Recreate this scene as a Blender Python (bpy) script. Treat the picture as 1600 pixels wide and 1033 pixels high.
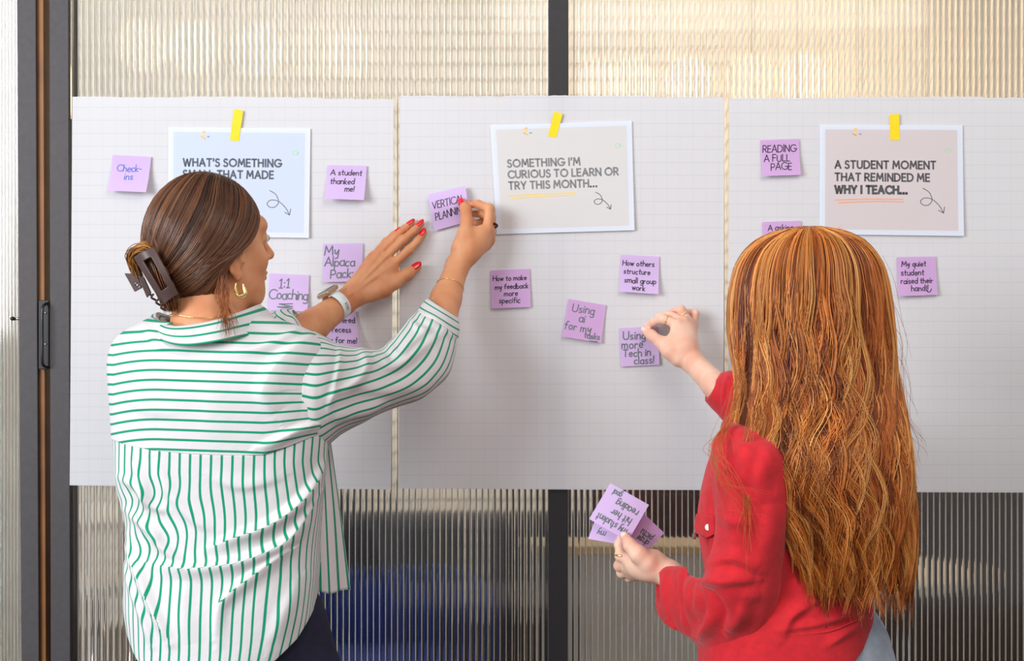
import bpy, math, random
import numpy as np
from mathutils import Vector

for _o in list(bpy.data.objects):
    bpy.data.objects.remove(_o)
SC = bpy.context.scene
COL = SC.collection
rng = np.random.default_rng(7)
random.seed(7)

# ------------------------------------------------------------------ camera
CAMD, CAMZ, FPX = 2.8, 1.42, 2240.0
cam_data = bpy.data.cameras.new('camera')
cam = bpy.data.objects.new('camera', cam_data)
COL.objects.link(cam)
cam.location = (0, -CAMD, CAMZ)
cam.rotation_euler = (math.pi / 2, 0, 0)
cam_data.sensor_width = 36.0
cam_data.lens = 36.0 * FPX / 1600.0
cam_data.clip_start = 0.05
cam_data.clip_end = 60
SC.camera = cam

# ------------------------------------------------------------------ world, lights, exposure
world = bpy.data.worlds.new('world')
SC.world = world
world.use_nodes = True
_bg = world.node_tree.nodes['Background']
_bg.inputs[0].default_value = (0.93, 0.95, 1.0, 1)
_bg.inputs[1].default_value = 0.50
SC.view_settings.view_transform = 'Standard'
SC.view_settings.look = 'None'
SC.view_settings.exposure = 0.0
SC.view_settings.gamma = 1.0
SC.view_settings.use_curve_mapping = False


def area_light(name, loc, target, sx, sy, power, color):
    d = bpy.data.lights.new(name, 'AREA')
    d.shape = 'RECTANGLE'
    d.size, d.size_y = sx, sy
    d.energy = power
    d.color = color
    o = bpy.data.objects.new(name, d)
    COL.objects.link(o)
    o.location = loc
    v = Vector(target) - Vector(loc)
    o.rotation_euler = v.to_track_quat('-Z', 'Y').to_euler()
    return o


area_light('window_light', (-3.2, -3.4, 2.3), (-0.1, 0, 1.35), 2.2, 1.8, 195, (0.93, 0.96, 1.0))
area_light('ceiling_light', (0.7, -2.2, 3.0), (0.5, -0.3, 1.3), 1.6, 1.2, 26, (1.0, 0.9, 0.8))
area_light('back_room_light', (-0.8, 2.0, 3.0), (-0.8, 4.1, 1.9), 3.2, 1.0, 50, (1.0, 0.96, 0.90))
area_light('back_room_lamp_light', (1.9, 2.6, 2.9), (1.9, 3.6, 1.6), 1.2, 0.8, 32, (1.0, 0.80, 0.58))


# ------------------------------------------------------------------ helpers
def P(px, py, y=0.0):
    """a point of the place seen at photo pixel (px, py) that stands at world depth y"""
    d = y + CAMD
    return np.array([(px - 800.0) * d / FPX, y, CAMZ - (py - 516.5) * d / FPX])


def PX(v):
    """photo pixel of world points (N,3)"""
    d = v[..., 1] + CAMD
    return 800.0 + v[..., 0] * FPX / d, 516.5 - (v[..., 2] - CAMZ) * FPX / d


def lin(r, g, b):
    f = lambda c: (c / 255.0 / 12.92) if c / 255.0 <= 0.04045 else ((c / 255.0 + 0.055) / 1.055) ** 2.4
    return (f(r), f(g), f(b), 1.0)


def tag(o, label=None, cat=None, group=None, kind=None):
    if label: o['label'] = label
    if cat: o['category'] = cat
    if group: o['group'] = group
    if kind: o['kind'] = kind
    return o


def empty(name, loc=(0, 0, 0), parent=None):
    o = bpy.data.objects.new(name, None)
    COL.objects.link(o)
    o.location = loc
    o.empty_display_size = 0.05
    if parent: o.parent = parent
    return o


bpy_inv = {}


def make(name, verts, faces, mat, parent=None, smooth=False, attrs=None, origin=None):
    """one mesh object; verts given in world coordinates; faces an (M,k) array or a list"""
    verts = np.asarray(verts, dtype=np.float64).reshape(-1, 3)
    base = np.zeros(3)
    if parent is not None:
        q = parent
        while q is not None:
            base = base + np.array(q.location)
            q = q.parent
    loc = np.zeros(3)
    if origin is not None:
        loc = np.array(origin) - base
    vv = (verts - base - loc).astype(np.float32)
    me = bpy.data.meshes.new(name)
    if isinstance(faces, np.ndarray):
        k = faces.shape[1]
        n = faces.shape[0]
        me.vertices.add(len(vv))
        me.vertices.foreach_set('co', vv.ravel())
        me.loops.add(n * k)
        me.loops.foreach_set('vertex_index', faces.astype(np.int32).ravel())
        me.polygons.add(n)
        me.polygons.foreach_set('loop_start', (np.arange(n) * k).astype(np.int32))
        me.update(calc_edges=True)
        me.validate()
    else:
        me.from_pydata([tuple(map(float, v)) for v in vv], [], [tuple(int(i) for i in f) for f in faces])
        me.update()
    me.polygons.foreach_set('use_smooth', np.full(len(me.polygons), bool(smooth)))
    if attrs:
        for an, arr in attrs.items():
            arr = np.asarray(arr, dtype=np.float32)
            if arr.ndim == 1:
                a = me.attributes.new(an, 'FLOAT', 'POINT')
                a.data.foreach_set('value', arr)
            else:
                a = me.attributes.new(an, 'FLOAT_COLOR', 'POINT')
                if arr.shape[1] == 3: arr = np.concatenate([arr, np.ones((len(arr), 1), np.float32)], 1)
                a.data.foreach_set('color', arr.ravel())
    if mat is not None: me.materials.append(mat)
    o = bpy.data.objects.new(name, me)
    COL.objects.link(o)
    o.location = loc
    if parent is not None: o.parent = parent
    return o


def merge(parts):
    """join (verts, quads, attr) tuples"""
    V, F, A, n = [], [], [], 0
    for p in parts:
        v, f = np.asarray(p[0]), np.asarray(p[1])
        V.append(v); F.append(f + n); n += len(v)
        A.append(np.asarray(p[2]) if len(p) > 2 else np.zeros(len(v)))
    return np.concatenate(V), np.concatenate(F), np.concatenate(A)


def box_vf(x0, x1, y0, y1, z0, z1):
    v = np.array([(x, y, z) for x in (x0, x1) for y in (y0, y1) for z in (z0, z1)], float)
    f = np.array([(0, 1, 3, 2), (4, 6, 7, 5), (0, 4, 5, 1), (2, 3, 7, 6), (0, 2, 6, 4), (1, 5, 7, 3)])
    return v, f


def box(name, x0, x1, y0, y1, z0, z1, mat, parent=None, bevel=0.0):
    v, f = box_vf(x0, x1, y0, y1, z0, z1)
    o = make(name, v, f, mat, parent, origin=((x0 + x1) / 2, (y0 + y1) / 2, z0) if parent is None else None)
    if bevel:
        m = o.modifiers.new('bevel', 'BEVEL'); m.width = bevel; m.segments = 2
    return o


def crm(pts, n):
    """Catmull-Rom through rows of pts -> n samples (uniform in parameter)"""
    pts = np.asarray(pts, float)
    m = len(pts)
    t = np.linspace(0, m - 1, n)
    i = np.minimum(t.astype(int), m - 2)
    u = (t - i)[:, None]
    flat = pts.reshape(m, -1)
    ext = np.concatenate([2 * flat[:1] - flat[1:2], flat, 2 * flat[-1:] - flat[-2:-1]])
    p0, p1, p2, p3 = ext[i], ext[i + 1], ext[i + 2], ext[i + 3]
    r = 0.5 * ((2 * p1) + (-p0 + p2) * u + (2 * p0 - 5 * p1 + 4 * p2 - p3) * u ** 2 + (-p0 + 3 * p1 - 3 * p2 + p3) * u ** 3)
    return r.reshape((n,) + pts.shape[1:])


def grid_faces(nr, nc, closed=False):
    r = np.arange(nr - 1)[:, None]
    c = np.arange(nc if closed else nc - 1)[None, :]
    c2 = (c + 1) % nc
    f = np.stack(np.broadcast_arrays(r * nc + c, r * nc + c2, (r + 1) * nc + c2, (r + 1) * nc + c), -1)
    return f.reshape(-1, 4)


def tube_vf(path, rad, ns=8, caps=True, squash=None):
    """swept tube along path (N,3), rad scalar or (N,)"""
    path = np.asarray(path, float)
    n = len(path)
    rad = np.broadcast_to(np.asarray(rad, float), (n,))
    t = np.gradient(path, axis=0)
    t /= np.linalg.norm(t, axis=1, keepdims=True) + 1e-12
    up = np.array([0.0, 0, 1]) if abs(t[0, 2]) < 0.9 else np.array([1.0, 0, 0])
    a = np.zeros_like(t)
    a[0] = np.cross(t[0], up); a[0] /= np.linalg.norm(a[0])
    for i in range(1, n):
        v = a[i - 1] - t[i] * np.dot(a[i - 1], t[i])
        a[i] = v / (np.linalg.norm(v) + 1e-12)
    b = np.cross(t, a)
    th = np.linspace(0, 2 * math.pi, ns, endpoint=False)
    V = path[:, None] + rad[:, None, None] * (np.cos(th)[None, :, None] * a[:, None] + np.sin(th)[None, :, None] * b[:, None])
    V = V.reshape(-1, 3)
    F = grid_faces(n, ns, True)
    if caps:
        c0, c1 = len(V), len(V) + 1
        V = np.concatenate([V, path[:1], path[-1:]])
        k = np.arange(ns); k2 = (k + 1) % ns
        F = np.concatenate([F, np.stack([k2, k, np.full(ns, c0), np.full(ns, c0)], 1),
                            np.stack([(n - 1) * ns + k, (n - 1) * ns + k2, np.full(ns, c1), np.full(ns, c1)], 1)])
    return V, F


def fix_degenerate(F):
    return [tuple(dict.fromkeys(map(int, f))) for f in F]


def tube(name, path, rad, mat, parent=None, ns=8):
    V, F = tube_vf(path, rad, ns)
    return make(name, V, fix_degenerate(F), mat, parent, smooth=True)


# ------------------------------------------------------------------ materials
def mat_new(name):
    m = bpy.data.materials.new(name)
    m.use_nodes = True
    nt = m.node_tree
    b = nt.nodes['Principled BSDF']
    return m, nt, b


def simple(name, col, rough=0.5, metal=0.0, spec=0.5, noise=0.0, nscale=40.0, bump=0.0, bscale=200.0, sss=0.0, sheen=0.0):
    m, nt, b = mat_new(name)
    b.inputs['Base Color'].default_value = col
    b.inputs['Roughness'].default_value = rough
    b.inputs['Metallic'].default_value = metal
    b.inputs['Specular IOR Level'].default_value = spec
    tc = nt.nodes.new('ShaderNodeTexCoord')
    if noise:
        n = nt.nodes.new('ShaderNodeTexNoise'); n.inputs['Scale'].default_value = nscale; n.inputs['Detail'].default_value = 4
        nt.links.new(tc.outputs['Object'], n.inputs['Vector'])
        mx = nt.nodes.new('ShaderNodeMix'); mx.data_type = 'RGBA'; mx.blend_type = 'MULTIPLY'
        mx.inputs[0].default_value = 1.0
        mx.inputs[6].default_value = col
        mr = nt.nodes.new('ShaderNodeMapRange')
        mr.inputs[1].default_value = 0.3; mr.inputs[2].default_value = 0.7
        mr.inputs[3].default_value = 1 - noise; mr.inputs[4].default_value = 1 + noise * 0.5
        nt.links.new(n.outputs['Fac'], mr.inputs[0])
        nt.links.new(mr.outputs[0], mx.inputs[7])
        nt.links.new(mx.outputs[2], b.inputs['Base Color'])
    if bump:
        n2 = nt.nodes.new('ShaderNodeTexNoise'); n2.inputs['Scale'].default_value = bscale; n2.inputs['Detail'].default_value = 3
        nt.links.new(tc.outputs['Object'], n2.inputs['Vector'])
        bp = nt.nodes.new('ShaderNodeBump'); bp.inputs['Strength'].default_value = bump; bp.inputs['Distance'].default_value = 0.001
        nt.links.new(n2.outputs['Fac'], bp.inputs['Height'])
        nt.links.new(bp.outputs[0], b.inputs['Normal'])
    if sss:
        b.inputs['Subsurface Weight'].default_value = sss
        b.inputs['Subsurface Radius'].default_value = (0.012, 0.004, 0.002)
        b.inputs['Subsurface Scale'].default_value = 0.6
    if sheen:
        b.inputs['Sheen Weight'].default_value = sheen
    return m


def paper_material(name, col, trans=0.25, grid=False, relief=0.15):
    """diffuse + translucent thin paper, optionally with a faint 1-inch printed grid (object coordinates)"""
    m, nt, b = mat_new(name)
    N, L = nt.nodes, nt.links
    b.inputs['Roughness'].default_value = 0.75
    b.inputs['Specular IOR Level'].default_value = 0.2
    tc = N.new('ShaderNodeTexCoord')
    colsock = None
    if grid:
        sep = N.new('ShaderNodeSeparateXYZ'); L.new(tc.outputs['Object'], sep.inputs[0])
        fac = None
        for ax, amt in ((0, 0.5), (2, 1.0)):
            d = N.new('ShaderNodeMath'); d.operation = 'DIVIDE'; d.inputs[1].default_value = 0.0254
            L.new(sep.outputs[ax], d.inputs[0])
            fr = N.new('ShaderNodeMath'); fr.operation = 'FRACT'; L.new(d.outputs[0], fr.inputs[0])
            lt = N.new('ShaderNodeMath'); lt.operation = 'LESS_THAN'; lt.inputs[1].default_value = 0.05
            L.new(fr.outputs[0], lt.inputs[0])
            ml = N.new('ShaderNodeMath'); ml.operation = 'MULTIPLY'; ml.inputs[1].default_value = amt
            L.new(lt.outputs[0], ml.inputs[0])
            if fac is None: fac = ml
            else:
                mm = N.new('ShaderNodeMath'); mm.operation = 'MAXIMUM'
                L.new(fac.outputs[0], mm.inputs[0]); L.new(ml.outputs[0], mm.inputs[1]); fac = mm
        mx = N.new('ShaderNodeMix'); mx.data_type = 'RGBA'
        mx.inputs[6].default_value = col
        mx.inputs[7].default_value = tuple(c * k for c, k in zip(col[:3], (0.86, 0.88, 0.93))) + (1,)
        L.new(fac.outputs[0], mx.inputs[0])
        L.new(mx.outputs[2], b.inputs['Base Color'])
        colsock = mx.outputs[2]
    else:
        b.inputs['Base Color'].default_value = col
    if relief:
        n2 = N.new('ShaderNodeTexNoise'); n2.inputs['Scale'].default_value = 9
        L.new(tc.outputs['Object'], n2.inputs['Vector'])
        bp = N.new('ShaderNodeBump'); bp.inputs['Strength'].default_value = relief; bp.inputs['Distance'].default_value = 0.01
        L.new(n2.outputs['Fac'], bp.inputs['Height']); L.new(bp.outputs[0], b.inputs['Normal'])
    tr = N.new('ShaderNodeBsdfTranslucent'); tr.inputs[0].default_value = col
    ms = N.new('ShaderNodeMixShader'); ms.inputs[0].default_value = trans
    out = N['Material Output']
    L.new(b.outputs[0], ms.inputs[1]); L.new(tr.outputs[0], ms.inputs[2]); L.new(ms.outputs[0], out.inputs[0])
    return m


def stripe_material(name, pitch=0.0163, width=0.24, base=(222, 219, 221), green=(16, 150, 110), phase=0.0):
    """white cotton with woven green stripes; the stripe runs where the cloth coordinate 'stripe' repeats"""
    m, nt, b = mat_new(name)
    N, L = nt.nodes, nt.links
    at = N.new('ShaderNodeAttribute'); at.attribute_name = 'stripe'
    d = N.new('ShaderNodeMath'); d.operation = 'MULTIPLY_ADD'; d.inputs[1].default_value = 1.0 / pitch; d.inputs[2].default_value = phase
    L.new(at.outputs['Fac'], d.inputs[0])
    fr = N.new('ShaderNodeMath'); fr.operation = 'FRACT'; L.new(d.outputs[0], fr.inputs[0])
    s = N.new('ShaderNodeMath'); s.operation = 'SUBTRACT'; s.inputs[1].default_value = 0.5; L.new(fr.outputs[0], s.inputs[0])
    a = N.new('ShaderNodeMath'); a.operation = 'ABSOLUTE'; L.new(s.outputs[0], a.inputs[0])
    mr = N.new('ShaderNodeMapRange'); mr.inputs[1].default_value = width / 2 - 0.02; mr.inputs[2].default_value = width / 2 + 0.02
    mr.inputs[3].default_value = 1; mr.inputs[4].default_value = 0; L.new(a.outputs[0], mr.inputs[0])
    mx = N.new('ShaderNodeMix'); mx.data_type = 'RGBA'
    mx.inputs[6].default_value = lin(*base); mx.inputs[7].default_value = lin(*green)
    L.new(mr.outputs[0], mx.inputs[0]); L.new(mx.outputs[2], b.inputs['Base Color'])
    b.inputs['Roughness'].default_value = 0.8
    b.inputs['Specular IOR Level'].default_value = 0.2
    b.inputs['Sheen Weight'].default_value = 0.1
    tc = N.new('ShaderNodeTexCoord')
    n2 = N.new('ShaderNodeTexNoise'); n2.inputs['Scale'].default_value = 34; n2.inputs['Detail'].default_value = 3
    L.new(tc.outputs['Object'], n2.inputs['Vector'])
    bp = N.new('ShaderNodeBump'); bp.inputs['Strength'].default_value = 0.25; bp.inputs['Distance'].default_value = 0.006
    L.new(n2.outputs['Fac'], bp.inputs['Height']); L.new(bp.outputs[0], b.inputs['Normal'])
    return m


def hair_material(name, rough=0.36, spec=0.5):
    m, nt, b = mat_new(name)
    at = nt.nodes.new('ShaderNodeAttribute'); at.attribute_name = 'tint'
    nt.links.new(at.outputs['Color'], b.inputs['Base Color'])
    b.inputs['Roughness'].default_value = rough
    b.inputs['Specular IOR Level'].default_value = spec
    return m


# ------------------------------------------------------------------ signed-distance modelling
class Shape:
    def __init__(self):
        self.pr = []
        self.lo = np.full(3, 1e9); self.hi = np.full(3, -1e9)

    def _bb(self, p, r):
        p = np.asarray(p, float)
        self.lo = np.minimum(self.lo, p - r); self.hi = np.maximum(self.hi, p + r)

    def cap(self, a, b, ra, rb, k=0.006, n=None, s=1.0, cut=False):
        a, b = np.asarray(a, float), np.asarray(b, float)
        if not cut:
            self._bb(a, ra); self._bb(b, rb)
        if n is not None:
            n = np.asarray(n, float); n = n / np.linalg.norm(n)
        ba = b - a; bb = float(ba @ ba) + 1e-12

        def f(p):
            pa = p - a
            t = np.clip(pa @ ba / bb, 0, 1)
            off = pa - t[:, None] * ba
            q = (off * off).sum(1)
            if n is not None:
                q = q + (s * s - 1) * (off @ n) ** 2
            return (np.sqrt(q) - (ra + (rb - ra) * t)) / (1 + 0.35 * (s - 1))
        self.pr.append((f, k, cut)); return self

    def ell(self, c, r, k=0.01, R=None, cut=False):
        """ellipsoid at c with radii r; R rows are its local axes"""
        c = np.asarray(c, float); r = np.asarray(r, float)
        R_ = np.eye(3) if R is None else np.asarray(R, float)
        if not cut: self._bb(c, r.max())

        def f(p):
            q = (p - c) @ R_.T
            k0 = np.linalg.norm(q / r, axis=1)
            k1 = np.linalg.norm(q / (r * r), axis=1) + 1e-9
            return k0 * (k0 - 1) / k1
        self.pr.append((f, k, cut)); return self

    def chain(self, pts, rad, k=0.004, **kw):
        for i in range(len(pts) - 1):
            self.cap(pts[i], pts[i + 1], rad[i], rad[i + 1], k, **kw)
        return self

    def __call__(self, p):
        d = None
        for f, k, cut in self.pr:
            e = f(p)
            if d is None: d = e; continue
            if cut:
                e = -e
                h = np.clip(0.5 - 0.5 * (d - e) / k, 0, 1)
                d = d + (e - d) * h + k * h * (1 - h)
            else:
                h = np.clip(0.5 + 0.5 * (e - d) / k, 0, 1)
                d = e + (d - e) * h - k * h * (1 - h)
        return d

    def mesh(self, h, lo=None, hi=None):
        lo = self.lo - 3 * h if lo is None else np.asarray(lo, float)
        hi = self.hi + 3 * h if hi is None else np.asarray(hi, float)
        B = 6
        nb = np.ceil((hi - lo) / (h * B)).astype(int) + 1
        n = nb * B
        cs = [lo[i] + (np.arange(nb[i]) + 0.5) * h * B for i in range(3)]
        C = np.stack(np.meshgrid(*cs, indexing='ij'), -1).reshape(-1, 3)
        dc = self(C).reshape(nb)
        act = np.abs(dc) < h * B * 1.15
        G = np.repeat(np.repeat(np.repeat(np.where(dc < 0, -1.0, 1.0).astype(np.float32), B, 0), B, 1), B, 2)
        bi = np.argwhere(act)
        o = np.stack(np.meshgrid(*[np.arange(B)] * 3, indexing='ij'), -1).reshape(-1, 3)
        for s in range(0, len(bi), 1500):
            idx = (bi[s:s + 1500, None] * B + o[None]).reshape(-1, 3)
            G[idx[:, 0], idx[:, 1], idx[:, 2]] = self(lo + idx * h)
        return surface_nets(G, lo, h)


def surface_nets(G, lo, h):
    s = G < 0
    nx, ny, nz = G.shape
    c = np.zeros((nx - 1, ny - 1, nz - 1), np.uint8)
    for i in (0, 1):
        for j in (0, 1):
            for k in (0, 1):
                c += s[i:nx - 1 + i, j:ny - 1 + j, k:nz - 1 + k]
    cells = np.argwhere((c > 0) & (c < 8))
    idm = -np.ones(c.shape, np.int64)
    idm[cells[:, 0], cells[:, 1], cells[:, 2]] = np.arange(len(cells))
    off = np.array([(i, j, k) for i in (0, 1) for j in (0, 1) for k in (0, 1)])
    g = np.stack([G[cells[:, 0] + a, cells[:, 1] + b, cells[:, 2] + d] for a, b, d in off], 1).astype(float)
    acc = np.zeros((len(cells), 3)); cnt = np.zeros(len(cells))
    for a in range(8):
        for b in range(a + 1, 8):
            if np.abs(off[a] - off[b]).sum() == 1:
                m = (g[:, a] < 0) != (g[:, b] < 0)
                t = np.where(m, g[:, a] / (g[:, a] - g[:, b] + 1e-20), 0)
                p = off[a] + t[:, None] * (off[b] - off[a])
                acc += np.where(m[:, None], p, 0); cnt += m
    V = lo + (cells + acc / cnt[:, None]) * h
    F = []
    for ax in range(3):
        a1, a2 = [q for q in range(3) if q != ax]
        sl0 = [slice(1, None)] * 3; sl1 = [slice(1, None)] * 3
        sl0[ax] = slice(0, -1); sl1[ax] = slice(1, None)
        s0 = s[tuple(sl0)]; s1 = s[tuple(sl1)]
        e = np.argwhere(s0 != s1)
        inv = s0[e[:, 0], e[:, 1], e[:, 2]]
        base = e.copy(); base[:, a1] += 1; base[:, a2] += 1
        ok = (base[:, a1] < c.shape[a1]) & (base[:, a2] < c.shape[a2]) & (base[:, ax] < c.shape[ax])
        base, inv = base[ok], inv[ok]
        q = []
        for u, w in ((0, 0), (1, 0), (1, 1), (0, 1)):
            k = base.copy(); k[:, a1] -= u; k[:, a2] -= w
            q.append(idm[k[:, 0], k[:, 1], k[:, 2]])
        q = np.stack(q, 1)
        if ax == 1: inv = ~inv
        q = np.where(inv[:, None], q, q[:, ::-1])
        q = q[(q >= 0).all(1)]
        F.append(q)
    return V, np.concatenate(F)
# ------------------------------------------------------------------ the setting
M_METAL = simple('dark_metal', lin(72, 68, 70), 0.55, 0.0, 0.4, noise=0.12, nscale=90)
M_METAL2 = simple('black_metal', lin(42, 40, 43), 0.5, 0.0, 0.4, noise=0.12, nscale=90)
M_BLACK = simple('black_plate', lin(14, 13, 13), 0.35, 0.2, 0.5)
M_STEEL = simple('steel', lin(190, 190, 190), 0.25, 1.0)
M_STILE_SIDE = simple('warm_lit_side', lin(140, 88, 35), 0.5, noise=0.3, nscale=12)  # brown stands in for warm light on the stile side
M_FLOOR = simple('floor_concrete', lin(92, 80, 70), 0.6, noise=0.25, nscale=4)
M_CEIL = simple('ceiling_plaster', lin(225, 220, 212), 0.9, noise=0.05, nscale=3)
M_BRICK = simple('painted_brick', lin(238, 232, 220), 0.75, noise=0.10, nscale=14, bump=0.3, bscale=60)
M_MORTAR = simple('mortar', lin(200, 186, 160), 0.9, noise=0.15, nscale=40)

# polycarbonate: clear plastic with a moulded flute on its rear face
M_POLY, _nt, _b = mat_new('clear_polycarbonate')
_b.inputs['Base Color'].default_value = (0.97, 0.975, 0.97, 1)
_b.inputs['Roughness'].default_value = 0.06
_b.inputs['Transmission Weight'].default_value = 1.0
_b.inputs['IOR'].default_value = 1.42
M_RIB, _nt, _b = mat_new('milky_rib')
_b.inputs['Base Color'].default_value = (0.93, 0.92, 0.88, 1)
_b.inputs['Roughness'].default_value = 0.25
_tr = _nt.nodes.new('ShaderNodeBsdfTranslucent'); _tr.inputs[0].default_value = (0.95, 0.93, 0.88, 1)
_ms = _nt.nodes.new('ShaderNodeMixShader'); _ms.inputs[0].default_value = 0.45
_nt.links.new(_b.outputs[0], _ms.inputs[1]); _nt.links.new(_tr.outputs[0], _ms.inputs[2])
_nt.links.new(_ms.outputs[0], _nt.nodes['Material Output'].inputs[0])

FLOOR_Z, CEIL_Z = 0.0, 3.15
tag(box('floor', -4.6, 4.6, -4.6, 4.3, -0.1, 0.0, M_FLOOR), kind='structure')
tag(box('ceiling', -4.6, 4.6, 0.0, 4.3, CEIL_Z, CEIL_Z + 0.1, M_CEIL), kind='structure')
wall_b = empty('wall_back', (0, 4.2, 0)); wall_b['kind'] = 'structure'
box('mortar_bed', -4.6, 4.6, 4.13, 4.3, 0, CEIL_Z, M_MORTAR, wall_b)
_bv, _bf = [], []
_n = 0
for r in range(42):
    z = 0.004 + r * 0.075
    for k in range(40):
        x = -4.55 + k * 0.23 + (0.115 if r % 2 else 0)
        v, f = box_vf(x + 0.004, x + 0.226, 4.105 + rng.uniform(-.003, .003), 4.14, z + 0.004, z + 0.069)
        _bv.append(v); _bf.append(f + _n); _n += 8
_o = make('bricks', np.concatenate(_bv), np.concatenate(_bf), M_BRICK, wall_b)
_o.name = 'brickwork'; _o['kind'] = 'stuff'
for _s, _nm in ((-1, 'wall_left'), (1, 'wall_right')):
    _x = 4.5 * _s
    tag(box(_nm, _x - .05, _x + .05, 0.05, 4.2, 0, CEIL_Z, M_CEIL), kind='structure')


def poly_sheet(name, x0, x1, z0, z1, y0, parent, pitch=0.0118, taper=None):
    """fluted twin-wall sheet: front face flat, rear face moulded in flutes, upright ribs between"""
    nf = int(round((x1 - x0) / pitch)); sub = 6
    xs = np.linspace(x0, x1, nf * sub + 1)
    ph = (np.arange(nf * sub + 1) % sub) / sub
    yb = y0 + 0.0090 + 0.0013 * np.sin(np.pi * ph) ** 1.0
    top = np.concatenate([np.stack([xs, np.full_like(xs, y0), np.full_like(xs, z0)], 1), np.stack([xs, yb, np.full_like(xs, z0)], 1)])
    n = len(xs)
    V = np.concatenate([top, top + [0, 0, z1 - z0]])
    k = np.arange(n - 1)
    fr = np.stack([k, k + 1, 2 * n + k + 1, 2 * n + k], 1)
    bk = np.stack([n + k + 1, n + k, 3 * n + k, 3 * n + k + 1], 1)
    bo = np.stack([k + 1, k, n + k, n + k + 1], 1)
    tp = np.stack([2 * n + k, 2 * n + k + 1, 3 * n + k + 1, 3 * n + k], 1)
    en = np.array([[0, 2 * n, 3 * n, n], [n - 1, 2 * n - 1, 4 * n - 1, 3 * n - 1]])
    sheet = make(name, V, np.concatenate([fr, bk, bo, tp, en]), M_POLY, parent)
    RV, RF, c = [], [], 0
    for i in range(nf + 1):
        x = x0 + i * (x1 - x0) / nf
        w = 0.0011
        v, f = box_vf(x - w, x + w, y0 + 0.0106, y0 + 0.0175, z0, z1)
        RV.append(v); RF.append(f + c); c += 8
    o = make('ribs', np.concatenate(RV), np.concatenate(RF), M_RIB, sheet)
    o.name = 'rib'; o['kind'] = 'stuff'
    return sheet


def post(name, pts, y0, y1, mat, parent=None):
    """upright square post through photo pixels: left/right edge at frame top and bottom, carried on to floor and ceiling"""
    (l0, r0), (l1, r1) = pts
    out = []
    for y in (y0, y1):
        for (pxa, pxb, zt) in ((l0, r0, 'top'), (l1, r1, 'bot')):
            pass
    a, b = P(l0, 0, y0), P(l1, 1033, y0)
    c, d = P(r0, 0, y0), P(r1, 1033, y0)

    def at(p, q, z):
        t = (z - q[2]) / (p[2] - q[2])
        return q[0] + (p[0] - q[0]) * t
    z0, z1 = 0.0, CEIL_Z
    V = []
    for z in (z0, z1):
        for y in (y0, y1):
            V += [(at(a, b, z), y, z), (at(c, d, z), y, z)]
    F = np.array([(0, 1, 3, 2), (4, 6, 7, 5), (0, 4, 5, 1), (2, 3, 7, 6), (0, 2, 6, 4), (1, 5, 7, 3)])
    o = make(name, V, F, mat, parent)
    m = o.modifiers.new('bevel', 'BEVEL'); m.width = 0.0015; m.segments = 2
    return o


part = empty('wall_partition', (0, 0.02, 0)); part['kind'] = 'structure'
post('post', ((77, 107), (79, 110)), 0.0, 0.06, M_METAL, part)
post('post', ((857, 888), (857, 887)), 0.0, 0.05, M_METAL2, part)
xa, xb = P(110, 516, .01)[0], P(857, 516, .01)[0]
xc, xd = P(888, 516, .01)[0], 1.42
poly_sheet('polycarbonate_sheet', xa, xb, 0.08, 3.05, 0.012, part)
poly_sheet('polycarbonate_sheet', xc, xd, 0.08, 3.05, 0.012, part)
box('post', 1.42, 1.46, 0, 0.05, 0, CEIL_Z, M_METAL2, part)
box('bottom_rail', xa - .01, 1.42, 0.0, 0.05, 0, 0.08, M_METAL2, part)
box('top_rail', xa - .01, 1.42, 0.0, 0.05, 3.05, CEIL_Z, M_METAL2, part)

door = empty('door_1', (-0.98, 0.03, 0)); door['kind'] = 'structure'
post('stile', ((26, 56), (33, 61)), 0.004, 0.05, M_METAL, door)
post('stile_side', ((55, 68), (60, 72)), 0.012, 0.05, M_STILE_SIDE, door)  # side of the door stile, its warm light put into the colour
poly_sheet('polycarbonate_sheet', -1.75, P(30, 516, .02)[0], 0.08, 3.05, 0.022, door, pitch=0.0066)
pp = empty('pull_handle', P(68, 522, 0.0), door)
pp.location = np.array(P(68, 522, 0.0)) - np.array(door.location)
box('handle_plate', P(60, 0, .0)[0], P(76.5, 0, .0)[0], 0.0, 0.006, P(0, 577, 0)[2], P(0, 469, 0)[2], M_BLACK, pp, 0.001)
_hp = [P(73, 474, -.002), P(68, 478, -.014), P(66, 488, -.018), P(66, 530, -.018), P(66, 562, -.018), P(68, 571, -.014), P(73, 574, -.002)]
tube('handle_bar', crm(_hp, 24), 0.0028, simple('black_gloss', lin(30, 26, 22), 0.2), pp)
for _py in (489, 538):
    _c = P(71, _py, -0.001)
    tube('screw', [_c, _c + [0, -.0015, 0]], 0.0017, M_STEEL, pp)
_c = P(22, 498, 0.018)
tube('lock_knob', [_c, _c + [0, -.012, 0]], 0.004, M_BLACK, door)
_c = P(28, 498, 0.012)
tube('lock_stem', [_c + [-.006, 0, 0], _c + [.006, 0, 0]], 0.003, M_STEEL, door)

# ------------------------------------------------------------------ the room behind the partition
M_WHITE = simple('white_laminate', lin(228, 220, 210), 0.5)
M_TOP = simple('warm_worktop', lin(240, 205, 150), 0.4, noise=0.1)
M_DARKW = simple('dark_walnut', lin(66, 42, 32), 0.5, noise=0.3, nscale=10)
M_BLUE = simple('blue_fabric', lin(40, 66, 150), 0.85, noise=0.15)
M_RED = simple('red_fabric', lin(190, 60, 50), 0.85, noise=0.15)
M_GREY = simple('charcoal_fabric', lin(52, 52, 58), 0.85, noise=0.15)
M_CHROME = simple('chrome', lin(215, 215, 220), 0.15, 1.0)

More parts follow.
